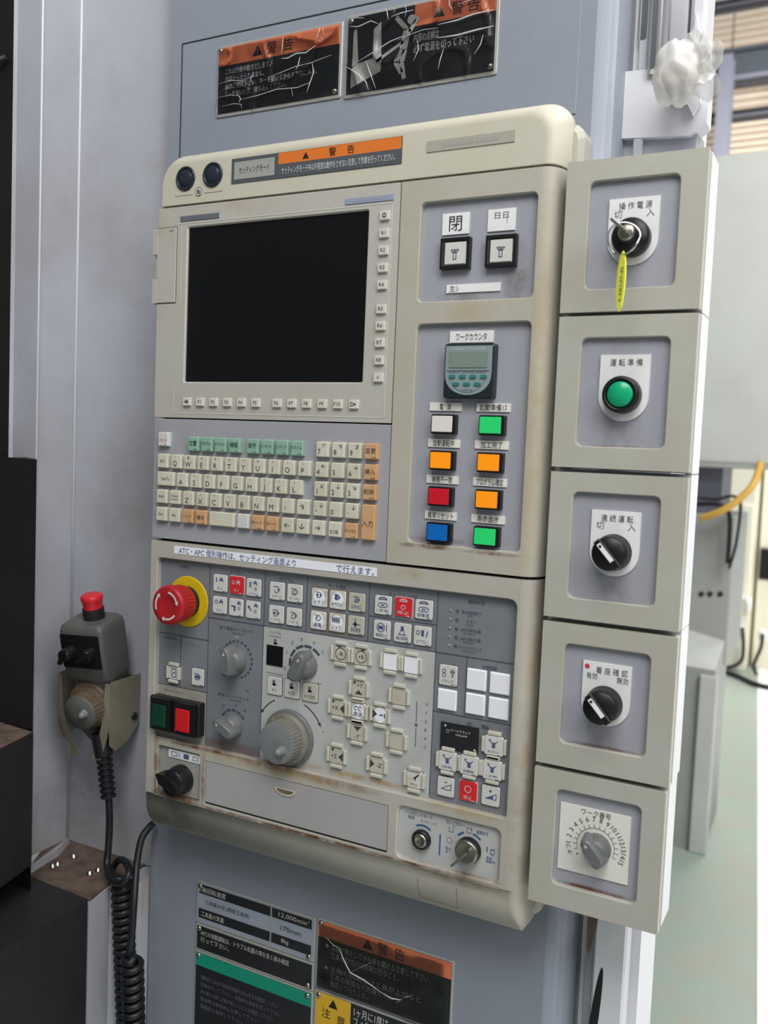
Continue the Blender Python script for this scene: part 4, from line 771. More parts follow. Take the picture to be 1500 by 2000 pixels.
# emergency stop
ex, ez = q(-.6140), q(-.1672); es = root('emergency_stop_button', 'x', 'x', (ex, YQ, ez)); 
for k2 in ('label', 'category'): del es[k2]
es.parent = panel; es.location = W[es.name] - W[panel.name]; es['label'] = 'red mushroom emergency stop button on a yellow disc'
m = MB(); m.lathe([(.0268, 0), (.0268, .0008), (.0262, .0012)], (ex, YQ, ez), 'estop_yellow', 48); m.build('yellow_disc', es)
m = MB(); m.lathe([(.0165, .0012), (.0165, .010)], (ex, YQ, ez), 'black_soft', 40, cap=False); m.build('collar', es)
m = MB(); n = 60; rows = []
for (r_, h_, kn) in ((.0185, .0085, 1), (.0192, .012, 1), (.0196, .022, 1), (.0200, .0235, 0), (.0206, .0255, 0), (.0206, .0290, 0), (.0198, .0315, 0), (.0182, .0328, 0), (.0155, .0333, 0), (.0110, .0335, 0), (.0090, .0326, 0), (.004, .0322, 0)):
    rows.append(m.loop([(ex + (r_ - (.0008 * (i % 2) if kn else 0)) * math.cos(2 * PI * i / n), YQ - h_, ez + (r_ - (.0008 * (i % 2) if kn else 0)) * math.sin(2 * PI * i / n)) for i in range(n)]))
for i, (a, b) in enumerate(zip(rows, rows[1:])): m.bridge(a, b, 'estop_red', i > 2)
m.face(rows[0][::-1], 'estop_red'); m.face(rows[-1], 'estop_red'); yy = YQ - .0337
hd_ = m.build('mushroom_head', es); m = MB()
for a0 in (20, 140, 260):
    m.ring(ex, ez, .0130, .0150, yy, 'ink_white', a0, a0 + 62, 10); a = math.radians(a0); X, Z = ex + .014 * math.cos(a), ez + .014 * math.sin(a); tx, tz = math.sin(a), -math.cos(a)
    m.poly([(X + tx * .0035, Z + tz * .0035), (X - math.cos(a) * .0026, Z - math.sin(a) * .0026), (X + math.cos(a) * .0026, Z + math.sin(a) * .0026)], yy, 'ink_white')
m.build('turn_arrow', es)
# start / stop push buttons in the black twin housing
m = MB(); x0, x1, z0, z1 = -.6590, -.5925, -.3085, -.2725
m.slab(x0, x1, z0, z1, YQ, YQ - .010, 'black_plastic', r=.002, ch=.001); tw = m.build('twin_housing', low)
for xa, col, lab in ((-.6525, 'pb_green', 'dark green start push button'), (-.6205, 'pb_red', 'red stop push button')):
    m = MB(); m.holed((xa - .0020, xa + .0250, z0 + .0015, z1 - .0005), (xa, xa + .0190, z0 + .0045, z1 - .0068), YQ - .014, .004, 'black_plastic', r=.0008); a = m.loop([(x, YQ - .010, z) for x, z in rr(xa - .002, xa + .025, z0 + .0015, z1 - .0005, 0, 1)]); b = m.loop([(x, YQ - .014, z) for x, z in rr(xa - .002, xa + .025, z0 + .0015, z1 - .0005, 0, 1)]); m.bridge(a, b, 'black_plastic'); m.build('button_guard', tw)
    MB().slab(xa + .0004, xa + .0186, z0 + .0049, z1 - .0072, YQ - .010, YQ - .0145, col, ch=.0006).build('push_button', tw, label=lab)
# lower left selector
MB().slab(-.6510, -.5915, -.3790, -.3258, .009, .0048, 'control_mid').build('selector_plate', low)
MB().slab(-.6475, -.5935, -.3765, -.3285, .0048, .0036, 'plate_rim', r=.002, ch=.0004).build('metal_plate', low)
tg = MB(); tg.slab(-.6370, -.5935, -.3378, -.3290, .0036, .0026, 'label_white'); tg.text('□ﾊ ■ ロ', -.6150, -.3334, .005, .0023, 'ink_blue', w=.036); tg.build('label_tape', low)
sx, sz = -.6185, -.3585; m = MB(); m.lathe([(.0155, 0), (.0155, .006), (.0146, .008), (.0142, .0165), (.0130, .0180), (.001, .0180)], (sx, .0036, sz), 'black_plastic', 36)
i0 = len(m.v); m.prism_y([(-.0185, 0), (-.0100, -.0060), (.0130, -.0048), (.0130, .0048), (-.0100, .0060)], .010, -.006, 'black_plastic'); m.xf(Matrix.Translation((sx, .0036 - .018, sz)) @ Matrix.Rotation(math.radians(28), 4, 'Y'), i0)
m.build('selector_switch', low, label='black rotary selector switch')
# drawer
dr = MB(); x0, x1, z0, z1 = -.5846, -.3708, -.3750, -.3319
dr.slab(x0, x1, z0, z1, .003, .0004, 'drawer_grey', r=.0006, ch=.0003); dw = dr.build('drawer_front', low, label='long flat grey drawer front')
m = MB(); nx = -.4850; P_ = [(nx + .0125 * math.cos(math.radians(a)), -.3405 - .0065 * math.sin(math.radians(a))) for a in range(0, 181, 12)]
m.prism_y(P_[::-1] if False else P_, .0004, -.0006, 'clip_clear'); P2 = [(nx + .0100 * math.cos(math.radians(a)), -.3408 - .0042 * math.sin(math.radians(a))) for a in range(0, 181, 12)]; m.poly(P2[::-1], -.0008, 'rim_brown'); m.build('finger_pull', dw)
MB()._box(hd[0] + .001, hd[1] - .001, .0005, .010, hd[2], -.3750, 'gap_dark').build('drawer_gap', low)
# key switch plate
MB().slab(hk[0] - .001, hk[1] + .001, hk[2] - .001, hk[3] + .001, .006, .0038, 'control_light').build('key_switch_plate', low)
m = MB(); y = .0038 - E_
m.text('インタロックモード', -.3405, -.3345, .0032, y, 'ink_blue', w=.028); m.text('通常', -.3480, -.3385, .0026, y, 'ink_blue'); m.text('セッティング', -.3300, -.3395, .0024, y, 'ink_grey', w=.016)
m.text('セレクタキー', -.3035, -.3343, .0030, y, 'ink_blue', w=.018); m.text('編集許可', -.2775, -.3370, .0030, y, 'mark_blue', w=.011)
for (cx, cz, r_, a0, a1) in ((-.3360, -.3562, .0118, 120, 50), (-.2895, -.3545, .0142, 138, 112), (-.2895, -.3545, .0142, 78, 46)): m.ring(cx, cz, r_, r_ + .0018, y, 'mark_blue', a0, a1, 8)
m.line(-.3180, -.3475, -.3180, -.3670, .0014, y, 'mark_blue'); m.line(-.2725, -.3480, -.2725, -.3530, .0010, y, 'ink_blue')
m.ring(-.3088, -.3510, .0024, .0028, y, 'ink_grey', 0, 360); m.text('停止\n中', -.3095, -.3605, .0062, y, 'ink_blue', w=.006); m.icon([('o', 0, 0, .5, .1), ('l', -.5, .5, .5, .5, .1), ('l', .3, -.7, -.5, -.3, .1)], -.2672, -.3520, .0046, y, 'ink_blue'); m.text('運転\n編集可', -.2685, -.3595, .0058, y, 'mark_blue', w=.009)
m.icon([('r', -.5, -.5, -.4, .5), ('l', -.5, -.5, .4, -.5, .1), ('l', .4, -.5, .4, .2, .1), ('o', .6, .5, .3, .08, 0, 220)], -.3075, -.3405, .0046, y, 'ink_blue'); m.icon([('l', -.5, -.5, -.5, .5, .1), ('l', -.5, .5, .4, .5, .1), ('l', .4, .5, .4, -.5, .1), ('l', .4, -.5, -.5, -.5, .1), ('l', .4, .5, .7, .1, .1)], -.2900, -.3375, .0044, y, 'ink_blue'); m.build('key_plate_print', low)
m = MB(); c0 = (-.3360, .0038, -.3565); m.lathe([(.0092, 0), (.0092, .003), (.0084, .0045), (.0066, .0048)], c0, 'black_plastic', 32); m.lathe([(.0066, .0048), (.0060, .0062), (.0040, .0062), (.0036, .0056), (.0008, .0056)], c0, 'steel', 32); m.build('key_lock', low, label='round key lock without key')
m = MB(); c0 = (-.2895, .0038, -.3550); m.lathe([(.0118, 0), (.0118, .003), (.0108, .0052)], c0, 'black_plastic', 36, cap=False); m.lathe([(.0108, .0052), (.0108, .0075), (.0096, .0088), (.0085, .0084), (.001, .0084)], c0, 'steel', 36); lk = m.build('key_lock', low, label='larger key lock with a steel key in it')
m = MB(); m.slab(-.0009, .0009, -.0045, .0045, 0, -.018, 'steel'); m.slab(-.0009, .0009, -.0055, .0045, -.010, -.024, 'steel', r=.0008); m.xf(Matrix.Translation((-.2895, -.0044, -.3550)) @ Matrix.Rotation(math.radians(45), 4, 'Y')); m.build('inserted_key', lk)

# ================================================================ SWITCH BOXES
names = ('key switch', 'green push button', 'selector switch', 'selector switch', 'sixteen-step knob')
labs = ('topmost beige switch box holding the key switch with yellow tag', 'beige switch box with the green push button, second from the top', 'beige switch box with black selector reading 連続運転, third from the top', 'beige switch box with black selector and red mark on its label, fourth from the top', 'lowest beige switch box with numbered dial and grey knob')
bz = ((.1180, .2395), (-.0088, .1148), (-.1350, -.0128), (-.2612, -.1394), (-.3835, -.2655))
rz = ((.1362, .2222), (.0091, .0970), (-.1172, -.0290), (-.2408, -.1562), (-.3636, -.2812))
pdn = ((.2075, .1546), (.0835, .0301), (-.0427, -.0963), (-.1689, -.2213))
boxes = []
for i in range(5):
    z0, z1 = bz[i]; xa, xb_ = -.2312, -.1207
    if i == 4: xa = -.2316; xb_ = -.1222
    t = root('switch_box', labs[i], 'switch box', ((xa + xb_) / 2, .05, z0), 'switch boxes stacked beside the operator panel'); boxes.append(t)
    m = MB(); m.holed((xa, xb_, z0, z1), (-.2116, -.1408, rz[i][0], rz[i][1]), 0, .0055, 'beige_box' if 'beige_box' in MATS else 'beige', r=.005)
    a = m.loop([(x, 0, z) for x, z in rr(xa, xb_, z0, z1, 0, 1)]); b = m.loop([(x, .010, z) for x, z in rr(xa, xb_, z0, z1, 0, 1)]); m.bridge(b, a, 'beige'); m.face(b[::-1], 'beige'); m.build('front_frame', t)
    m = MB(); m._box(xa + .004, xb_ - .0018, .010, .0125, z0 + .002, z1 - .002, 'gap_dark'); m._box(xa + .002, xb_, .0125, .016, z0 + .0005, z1 - .0005, 'beige'); m._box(xa + .004, xb_ - .0018, .016, .0175, z0 + .002, z1 - .002, 'gap_dark'); m.build('gasket', t)
    MB()._box(xa + .003, xb_ - .0004, .0175, .052, z0 - (.0012 if i else 0), z1 + .0020, 'white_paint').build('rear_case', t, label='white painted rear case')
    MB().slab(-.2130, -.1394, rz[i][0] - .001, rz[i][1] + .001, .008, .0046, 'plate_grey').build('recess_plate', t)
    if i < 4:
        zt, zb_ = pdn[i]; cx = -.1757; hw_ = .0200; r_ = hw_; cz = zb_ + r_
        pts = [(cx + hw_, cz), (cx + hw_, zt), (cx - hw_, zt), (cx - hw_, cz)] + [(cx + r_ * math.cos(math.radians(a)), cz + r_ * math.sin(math.radians(a))) for a in range(190, 351, 10)]
        m = MB(); m.prism_y(pts, .0046, .0030, 'label_white'); y = .0030 - E_; tt = ('操 作 電 源', '運 転 準 備', '連 続 運 転', '着 座 確 認')[i]
        dx = .003 if i == 3 else 0
        m.text(tt, cx + dx + .001, zt - .0062, .0046, y, 'ink', w=.026)
        if i in (0, 2): m.text('切', cx - .0125, zt - .0125, .0050, y, 'ink_grey'); m.text('入', cx + .0130, zt - .0125, .0050, y, 'ink_grey')
        if i == 3: m.text('有効', cx - .0122, zt - .0118, .0044, y, 'ink', w=.009); m.text('無効', cx + .0132, zt - .0125, .0044, y, 'ink', w=.0095); m.disc(cx - .0165, zt - .0042, .0022, y, 'ink_red', 9)
        m.build('legend_plate', t)
m = MB(); zt, zb_ = -.2930, -.3505; m.slab(-.2082, -.1490, -.3505, -.2930, .0046, .0034, 'label_ivory'); y = .0034 - E_; cx, cz = -.1768, -.3245
m.text('ワーク番号', cx - .001, -.2968, .0042, y, 'ink', w=.025)
for i in range(16):
    a = math.radians(198 - i * 14.6); m.line(cx + .0158 * math.cos(a), cz + .0158 * math.sin(a), cx + .0190 * math.cos(a), cz + .0190 * math.sin(a), .0004, y, 'ink'); 
    m.text(('オフ' if i == 0 else str(i)), cx + .0232 * math.cos(a), cz + .0232 * math.sin(a), .0044 if i else .0036, y, 'ink', rot=a - PI / 2)
m.ring(cx, cz, .0155, .0159, y, 'ink', 198, -21, 30); m.disc(cx - .0150, cz - .0095, .0007, y, 'ink'); m.build('legend_plate', boxes[4], label='square white plate with numbers around the dial')
qs = q; q = lambda v: v
o = knob(cx + .001, cz - .0005, math.radians(128), .0108, 'grey pointer knob pointing to the upper left', .018, y0=.0034, parent=boxes[4])
q = qs
# box 2: push button; box 3/4: selectors
def ring_body(cx, cz, t, name='button_bezel'):
    m = MB(); m.lathe([(.0150, 0), (.0150, .0035), (.0148, .010), (.0138, .0125), (.0118, .0130), (.0112, .0118)], (cx, .0030, cz), 'black_plastic', 40, cap=False); m.lathe([(.0112, .0118), (.0112, .009), (.001, .009)], (cx, .003, cz), 'black_plastic', 40); return m.build(name, t)
cz2 = .0510; ring_body(-.1757, cz2, boxes[1]); MB().lathe([(.0104, .009), (.0104, .0115), (.0096, .0125), (.001, .0130)], (-.1757, .003, cz2), 'switch_green', 32).build('green_cap', boxes[1], label='round green push button cap')
for bi, cz in ((2, -.0765), (3, -.2025)):
    m = MB(); c0 = (-.1762, .003, cz); m.lathe([(.0150, 0), (.0150, .003), (.0146, .0045)], c0, 'black_soft', 40, cap=False); m.lathe([(.0146, .0045), (.0142, .006), (.0138, .0165), (.0128, .0180), (.001, .0180)], c0, 'black_plastic', 40); sb = m.build('selector_knob', boxes[bi], label='black selector knob turned to the left')
    m = MB(); i0 = 0; m.slab(-.0030, .0030, -.0138, .0138, 0, -.0045, 'black_plastic', r=.0008, ch=.0008); m.slab(-.0017, .0017, -.0070, .0105, -.0045, -.0052, 'blank_white'); m.slab(-.0010, .0010, .0070, .0092, -.0052, -.0054, 'black_plastic'); m.xf(Matrix.Translation((-.1762, -.015, cz)) @ Matrix.Rotation(math.radians(-42), 4, 'Y')); m.build('grip_bar', sb)
# box 1: key switch with key, ring and tag
c0 = (-.1757, .003, .1752); m = MB(); m.lathe([(.0150, 0), (.0150, .004), (.0148, .009), (.0130, .0115), (.0085, .012), (.0080, .014), (.0062, .020)], c0, 'black_plastic', 40, cap=False); m.build('lock_bezel', boxes[0])
m = MB(); m.lathe([(.0062, .020), (.0062, .0225), (.0050, .0235), (.001, .0235)], c0, 'steel', 28); kc = m.build('lock_core', boxes[0])
ky = root('key', 'small steel key standing in the topmost switch', 'key', (-.1757, -.0205, .1752))
m = MB(); m.slab(-.0010, .0010, -.0038, .0038, 0, -.012, 'steel'); m.xf(Matrix.Translation((-.1757, -.0200, .1752)) @ Matrix.Rotation(math.radians(-50), 4, 'Y')); m.build('blade', ky)
m = MB(); m.slab(-.0011, .0011, -.0085, .0085, -.011, -.024, 'steel', r=.003, ch=.0003); m.xf(Matrix.Translation((-.1757, -.0200, .1752)) @ Matrix.Rotation(math.radians(-50), 4, 'Y')); m.build('bow', ky)
rc = at(1218, 466, -.040); RR = .0120; m = MB(); pts = [(rc.x + RR * math.cos(a), -.0385 + .003 * math.sin(2 * a), rc.z + RR * math.sin(a)) for a in [i * 2 * PI / 36 for i in range(73)]]
pts = [(x, y - .0012 * (i / 36), z) for i, (x, y, z) in enumerate(pts)]; m.tube(pts, .0006, 'chrome', 6); m.build('key_ring', None, 'thin split ring hanging from the key in the topmost switch', 'key ring')
a, b = at(1210, 491, -.040), at(1209, 609, -.040); m = MB(); L_ = (a - b).length; prof = []
i0 = 0; N_ = 12
pts = [(.0036 * math.sin(PI * (j / N_)) ** .45 * (1.0 if j < N_ * .5 else 1.0), L_ * (j / N_)) for j in range(N_ + 1)]
out = [(w_, h_) for w_, h_ in pts] + [(-w_, h_) for w_, h_ in pts[::-1][1:-1]]
m.prism_y(out, .0008, -.0008, 'tag_yellow'); m.text('ｷｰNO.07-42', 0.0006, L_ * .45, .0026, -.0008 - E_, 'ink', rot=PI / 2, w=.026)
m.xf(Matrix.Translation((b.x, -.0405, b.z)) @ Matrix.Rotation(math.radians(1), 4, 'Y') @ Matrix.Rotation(math.radians(-22), 4, 'Z')); m.build('key_tag', None, 'long yellow plastic tag hanging on the key ring', 'key tag')
# ================================================================ WARNING PLATES ON THE FRONT SHEET
def screws(parent, pts, y):
    for x, z in pts: MB().lathe([(.0030, 0), (.0028, .0008), (.0018, .0016), (.0004, .0018)], (x, y, z), 'steel', 14).build('screw', parent)
def lines(m, rows, x0, z, dz, h, y, c='ink_white'):
    for i, (t, w_) in enumerate(rows): m.text(t, x0, z - i * dz, h, y, c, w=w_, align='l')
y = YW - .0012; yp = y - .0016
a = root('warning_plate', 'black warning plate with four text lines under its orange band, upper left', 'warning sign', (-.562, y, .347))
MB().slab(-.6410, -.4855, .3465, .4205, y, yp, 'plate_rim', r=.002, ch=.0005).build('metal_plate', a)
m = MB(); m.slab(-.6385, -.4885, .3500, .4180, yp, yp - .0003, 'sticker_black'); m.quad(-.6385, -.4885, .3990, .4180, yp - .0005, 'sticker_salmon'); t = yp - .0005 - E_
m.text('▲', -.5880, .4085, .010, t, 'ink_black'); m.text('!', -.5880, .4078, .0055, t - .0001, 'sticker_salmon'); m.text('警', -.5705, .4085, .0098, t, 'ink_black'); m.text('告', -.5500, .4085, .0098, t, 'ink_black')
lines(m, (('これは作動中動きだします。', .058), ('内部から出られません。', .050), ('扉のご確認下さい、キーを抜いてからドア内に入る、', .115), ('キーを抜いた後、持ち込んで下さい。', .078)), -.6290, .3925, .0078, .0050, t); m.build('print', a)
screws(a, ((-.6365, .4155), (-.4925, .3535)), yp - .0003)
b = root('warning_plate', 'black warning plate with a falling figure pictogram, above the panel', 'warning sign', (-.40, y, .345))
MB().slab(-.4820, -.3205, .3445, .4240, y, yp, 'plate_rim', r=.002, ch=.0005).build('metal_plate', b)
m = MB(); m.slab(-.4790, -.3235, .3480, .4210, yp, yp - .0003, 'sticker_black'); m.quad(-.4060, -.3235, .4010, .4210, yp - .0005, 'sticker_salmon'); t = yp - .0005 - E_
m.text('▲', -.3805, .4105, .0095, t, 'ink_black'); m.text('警', -.3620, .4105, .0095, t, 'ink_black'); m.text('告', -.3460, .4105, .0095, t, 'ink_black')
lines(m, (('内部の点検は', .026), ('必ず電源を切って下さい', .062)), -.4060, .3900, .0100, .0066, t)
G = 'picto_grey'
for pts in ([(-.4740, .3535), (-.4410, .3650), (-.4400, .3800), (-.4680, .3760), (-.4740, .3720)], [(-.4730, .3740), (-.4660, .3770), (-.4690, .4100), (-.4725, .4080)], [(-.4500, .3790), (-.4405, .3800), (-.4420, .4120), (-.4500, .4060)]): m.poly(pts, t, G)
P_ = lambda *q_: [(-.4120 + a_ * .001, .3870 + b_ * .001) for a_, b_ in q_]
for (l0, l1, w_) in (((-14, 26), (-2, 13), 4.5), ((10, 22), (1, 10), 4), ((-1, 13), (-5, -5), 8), ((-5, -5), (-13, -16), 5), ((-13, -16), (-6, -27), 4.5), ((-3, -6), (-6, -17), 5), ((-6, -17), (-3, -33), 4.5), ((-5, 2), (-34, -12), 3)):
    (x0, z0), (x1, z1) = P_(l0, l1); m.line(x0, z0, x1, z1, w_ * .001, t, G)
x0, z0 = P_((3, 21))[0]; m.disc(x0, z0, .0046, t, G); m.build('print', b)
screws(b, ((-.4755, .4175), (-.3275, .3525)), yp - .0003)
def film(x0, x1, z0, z1, y0, seed, parent, amp=.0075, nx=60, nz=26):
    m = MB(); g = []
    for i in range(nx + 1):
        for j in range(nz + 1):
            x = x0 + (x1 - x0) * i / nx; z = z0 + (z1 - z0) * j / nz
            v = abs(noise.noise((x * 34 + seed, z * 30, seed))) ; v2 = 1 - min(1, abs(noise.noise((x * 22 - seed, z * 26 + 3, 1.7))) * 6)
            yy = y0 - .0005 - amp * (.25 * v + .75 * max(0, v2) ** 3 * (.35 + .65 * abs(noise.noise((x * 60, z * 60, seed)))))
            m.v.append((x, yy, z))
    for i in range(nx):
        for j in range(nz): k2 = i * (nz + 1) + j; m.face((k2, k2 + nz + 1, k2 + nz + 2, k2 + 1), 'film', True)
    return m.build('clear_film', parent, label='wrinkled clear plastic film')
film(-.6385, -.4890, .3500, .4180, yp - .0006, 3.1, a); film(-.4795, -.3230, .3475, .4225, yp - .0006, 8.4, b)
def crease_glints(parent, y0, segs):  # glare along the film creases, put in as thin white tubes
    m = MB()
    for pts, r in segs: m.tube([(x, y0 - .0035, z) for x, z in pts], [r * .25] + [r * .62] * (len(pts) - 2) + [r * .25], 'glint_white', 5)
    return m.build('film_glint', parent)
crease_glints(a, yp, [([(-.5545, .4150), (-.5550, .4050), (-.5560, .3985)], .0007), ([(-.5100, .4170), (-.5130, .4080), (-.5095, .4030)], .0009), ([(-.5070, .4170), (-.5055, .4080), (-.5080, .4020)], .0006), ([(-.5560, .3940), (-.5480, .3930), (-.5380, .3960), (-.5260, .3950), (-.5150, .4000)], .0010),
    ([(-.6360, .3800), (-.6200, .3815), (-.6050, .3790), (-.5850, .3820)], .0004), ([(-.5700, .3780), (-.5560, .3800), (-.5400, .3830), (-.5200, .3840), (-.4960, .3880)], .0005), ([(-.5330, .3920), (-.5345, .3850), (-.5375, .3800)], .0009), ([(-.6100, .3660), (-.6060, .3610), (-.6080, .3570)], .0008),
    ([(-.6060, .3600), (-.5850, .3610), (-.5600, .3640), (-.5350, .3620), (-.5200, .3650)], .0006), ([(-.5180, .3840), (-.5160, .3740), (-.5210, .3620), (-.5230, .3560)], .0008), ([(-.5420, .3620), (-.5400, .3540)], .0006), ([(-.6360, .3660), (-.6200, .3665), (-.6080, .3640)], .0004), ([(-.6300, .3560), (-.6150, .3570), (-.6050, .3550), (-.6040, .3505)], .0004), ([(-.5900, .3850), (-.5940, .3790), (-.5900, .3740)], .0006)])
crease_glints(b, yp, [([(-.4760, .4120), (-.4660, .4100), (-.4520, .4130), (-.4440, .4090)], .0008), ([(-.4360, .4220), (-.4340, .4160), (-.4330, .4110)], .0008), ([(-.4150, .4215), (-.4140, .4160), (-.4150, .4100)], .0005), ([(-.4300, .4130), (-.4200, .4145), (-.4060, .4150)], .0009), ([(-.4640, .3770), (-.4480, .3830), (-.4300, .3900), (-.4150, .3930)], .0008), ([(-.4780, .3740), (-.4660, .3660), (-.4550, .3560), (-.4520, .3480)], .0009), ([(-.4560, .3760), (-.4500, .3620), (-.4440, .3485)], .0009),
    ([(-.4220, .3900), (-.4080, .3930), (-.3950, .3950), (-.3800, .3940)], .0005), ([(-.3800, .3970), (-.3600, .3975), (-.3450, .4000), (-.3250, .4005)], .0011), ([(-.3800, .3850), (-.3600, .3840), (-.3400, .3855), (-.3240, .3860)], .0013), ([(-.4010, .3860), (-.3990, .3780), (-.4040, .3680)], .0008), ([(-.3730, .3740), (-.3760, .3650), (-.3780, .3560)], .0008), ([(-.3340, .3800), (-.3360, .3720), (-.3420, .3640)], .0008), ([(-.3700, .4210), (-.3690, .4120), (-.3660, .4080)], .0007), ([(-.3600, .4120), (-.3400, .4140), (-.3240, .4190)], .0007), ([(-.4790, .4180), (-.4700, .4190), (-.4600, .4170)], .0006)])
# lower plates
y = YW; yp = y - .0014
def plate(lab, x0, x1, z0, z1, rim='plate_rim'):
    o = root('warning_plate' if 'warning' in lab or 'caution' in lab else 'information_plate', lab, 'sign', ((x0 + x1) / 2, y, z0)); MB().slab(x0, x1, z0, z1, y, yp, rim, r=.0015, ch=.0004).build('metal_plate', o); return o
o = plate('grey data plate with black bars and figures, top left below the panel', -.6385, -.4800, -.5470, -.4985)
m = MB(); t = yp - .0002; m.quad(-.6370, -.4815, -.5455, -.5000, t, 'plate_bluegrey'); t -= E_
for z0, z1 in ((-.5115, -.5010), (-.5400, -.5290)): m.quad(-.6350, -.5370, z0, z1, t, 'sticker_black'); m.quad(-.5350, -.4840, z0 - (0 if z0 > -.52 else 0), z1, t, 'sticker_black')
m.line(-.5360, -.5455, -.5360, -.5000, .0010, t - E_, 'plate_rim'); t -= 2 * E_
m.text('主軸回転速度', -.6170, -.5062, .0050, t, 'picto_grey', w=.040); m.text('12,000min', -.5080, -.5062, .0050, t, 'picto_grey', w=.036); m.text('-1', -.4885, -.5040, .0026, t, 'picto_grey')
m.text('工具最大径 (隣接工具有)', -.5950, -.5200, .0056, t, 'ink', w=.062); m.text('170mm', -.5100, -.5200, .0056, t, 'ink', w=.026); m.text('工具最大質量', -.6150, -.5345, .0048, t, 'picto_grey', w=.032); m.text('8kg', -.5170, -.5345, .0050, t, 'picto_grey')
m.build('print', o); screws(o, ((-.6335, -.5030), (-.4865, -.5420)), yp - .0004)
o = plate('narrow black information plate with two lines, above the green banded plate', -.6385, -.4800, -.5790, -.5480)
m = MB(); t = yp - .0003; m.quad(-.6365, -.4820, -.5765, -.5500, t, 'sticker_black'); lines(m, (('APCの自動運転は、トラブル処置の項を良く読み確認', .120), ('行って下さい。', .040)), -.6310, -.5570, .0080, .0048, t - E_, 'picto_grey'); m.build('print', o); screws(o, ((-.6335, -.5530), (-.4865, -.5735)), yp - .0004)
o = plate('black information plate with a teal band, lower left below the panel', -.6385, -.4800, -.7100, -.5800)
m = MB(); t = yp - .0003; m.quad(-.6370, -.4815, -.7085, -.5815, t, 'sticker_black'); m.quad(-.6370, -.4815, -.5965, -.5815, t - E_, 'sticker_teal')
lines(m, tuple((s_, w_) for s_, w_ in (('運転前には必ず取扱説明書を読み安全を確認してから', .105), ('作業を行って下さい。点検時は電源を切って下さい', .110), ('扉を開ける前に主軸が停止したことを確認して下さい', .100), ('異常時は非常停止を押して下さい', .080), ('保護具を使用して下さい', .060))), -.6290, -.6090, .0085, .0042, t - 2 * E_, 'ink_grey'); m.build('print', o); screws(o, ((-.6335, -.5850), (-.4865, -.5850)), yp - .0005)
o = plate('black warning plate with orange band and bulging film, right below the panel', -.4775, -.3205, -.5720, -.4965)
m = MB(); t = yp - .0003; m.quad(-.4755, -.3225, -.5705, -.4985, t, 'sticker_black'); m.quad(-.4755, -.3225, -.5150, -.4985, t - E_, 'sticker_salmon'); t -= 2 * E_
m.text('▲', -.4160, -.5068, .0098, t, 'ink_black'); m.text('!', -.4160, -.5075, .0055, t - .0001, 'sticker_salmon'); m.text('警', -.3985, -.5068, .0098, t, 'ink_black'); m.text('告', -.3795, -.5068, .0098, t, 'ink_black')
m.disc(-.4640, -.5225, .0020, t, 'picto_grey'); m.disc(-.4640, -.5465, .0020, t, 'picto_grey')
lines(m, (('主軸が停止してから扉を開ける注意して下さい。', .115), ('工具の取付けは確実に行うこと。', .080)), -.4590, -.5225, .0090, .0056, t, 'picto_grey'); lines(m, (('主軸の回転中は工具が上がると', .105), ('工具の破損など危険です。', .070), ('確認して行うこと。', .045)), -.4590, -.5460, .0080, .0052, t, 'picto_grey'); m.build('print', o); screws(o, ((-.4725, -.5010),), yp - .0006)
bulge = o; film(-.4740, -.3300, -.5700, -.5000, yp - .0012, 5.7, o, amp=.006, nx=24, nz=14)
o = plate('black caution plate with a yellow corner block, lowest below the panel', -.4775, -.3205, -.6500, -.5735)
m = MB(); t = yp - .0003; m.quad(-.4755, -.3225, -.6480, -.5755, t, 'sticker_black'); m.quad(-.4755, -.4330, -.6480, -.5755, t - E_, 'sticker_yellow'); t -= 2 * E_
m.text('▲', -.4540, -.5835, .0090, t, 'ink_black'); m.text('注', -.4625, -.5960, .0085, t, 'ink_black'); m.text('意', -.4440, -.5990, .0085, t, 'ink_black'); lines(m, (('1ヶ月に1度は', .040), ('フィルタを清掃', .045)), -.4290, -.5830, .0105, .0078, t); m.build('print', o); screws(o, ((-.4720, -.5790),), yp - .0006)

crease_glints(bulge, yp, [([(-.4480, .0 - .5190), (-.4420, -.5300), (-.4340, -.5410), (-.4180, -.5440), (-.3950, -.5510)], .0010), ([(-.3950, -.5510), (-.3850, -.5530), (-.3740, -.5510)], .0012), ([(-.4340, -.5410), (-.4100, -.5230)], .0004), ([(-.4650, -.5120), (-.4550, -.5180), (-.4480, -.5190)], .0005), ([(-.3800, -.5560), (-.3720, -.5480), (-.3650, -.5440)], .0006)])
# ================================================================ HANDHELD PULSE UNIT IN ITS HOLDER
hl = root('unit_holder', 'bent stainless sheet holder screwed to the white column', 'holder', (-.775, YC, -.36))
ST = 'stainless_holder'
def sheet(pts, x, th=.0012):       # side plate: outline in (y, z) at x
    m = MB(); a = m.loop([(x, y, z) for y, z in pts]); b = m.loop([(x + th, y, z) for y, z in pts]); m.bridge(a, b, ST); m.face(a[::-1], ST); m.face(b, ST); return m
sr = [(.079, -.2800), (.032, -.2810), (.0295, -.2850), (.0295, -.3330), (.0310, -.3560), (.040, -.3640), (.060, -.3560), (.079, -.3400)]
XHR, XHL = -.7500, -.8330
sheet(sr, XHR).build('side_plate', hl); sheet(sr, XHL).build('side_plate', hl)
MB()._box(XHL, XHR + .001, .077, .0795, -.340, -.283, ST).build('back_plate', hl)
m = MB()       # front lips: straight, then sweeping inwards below the dial
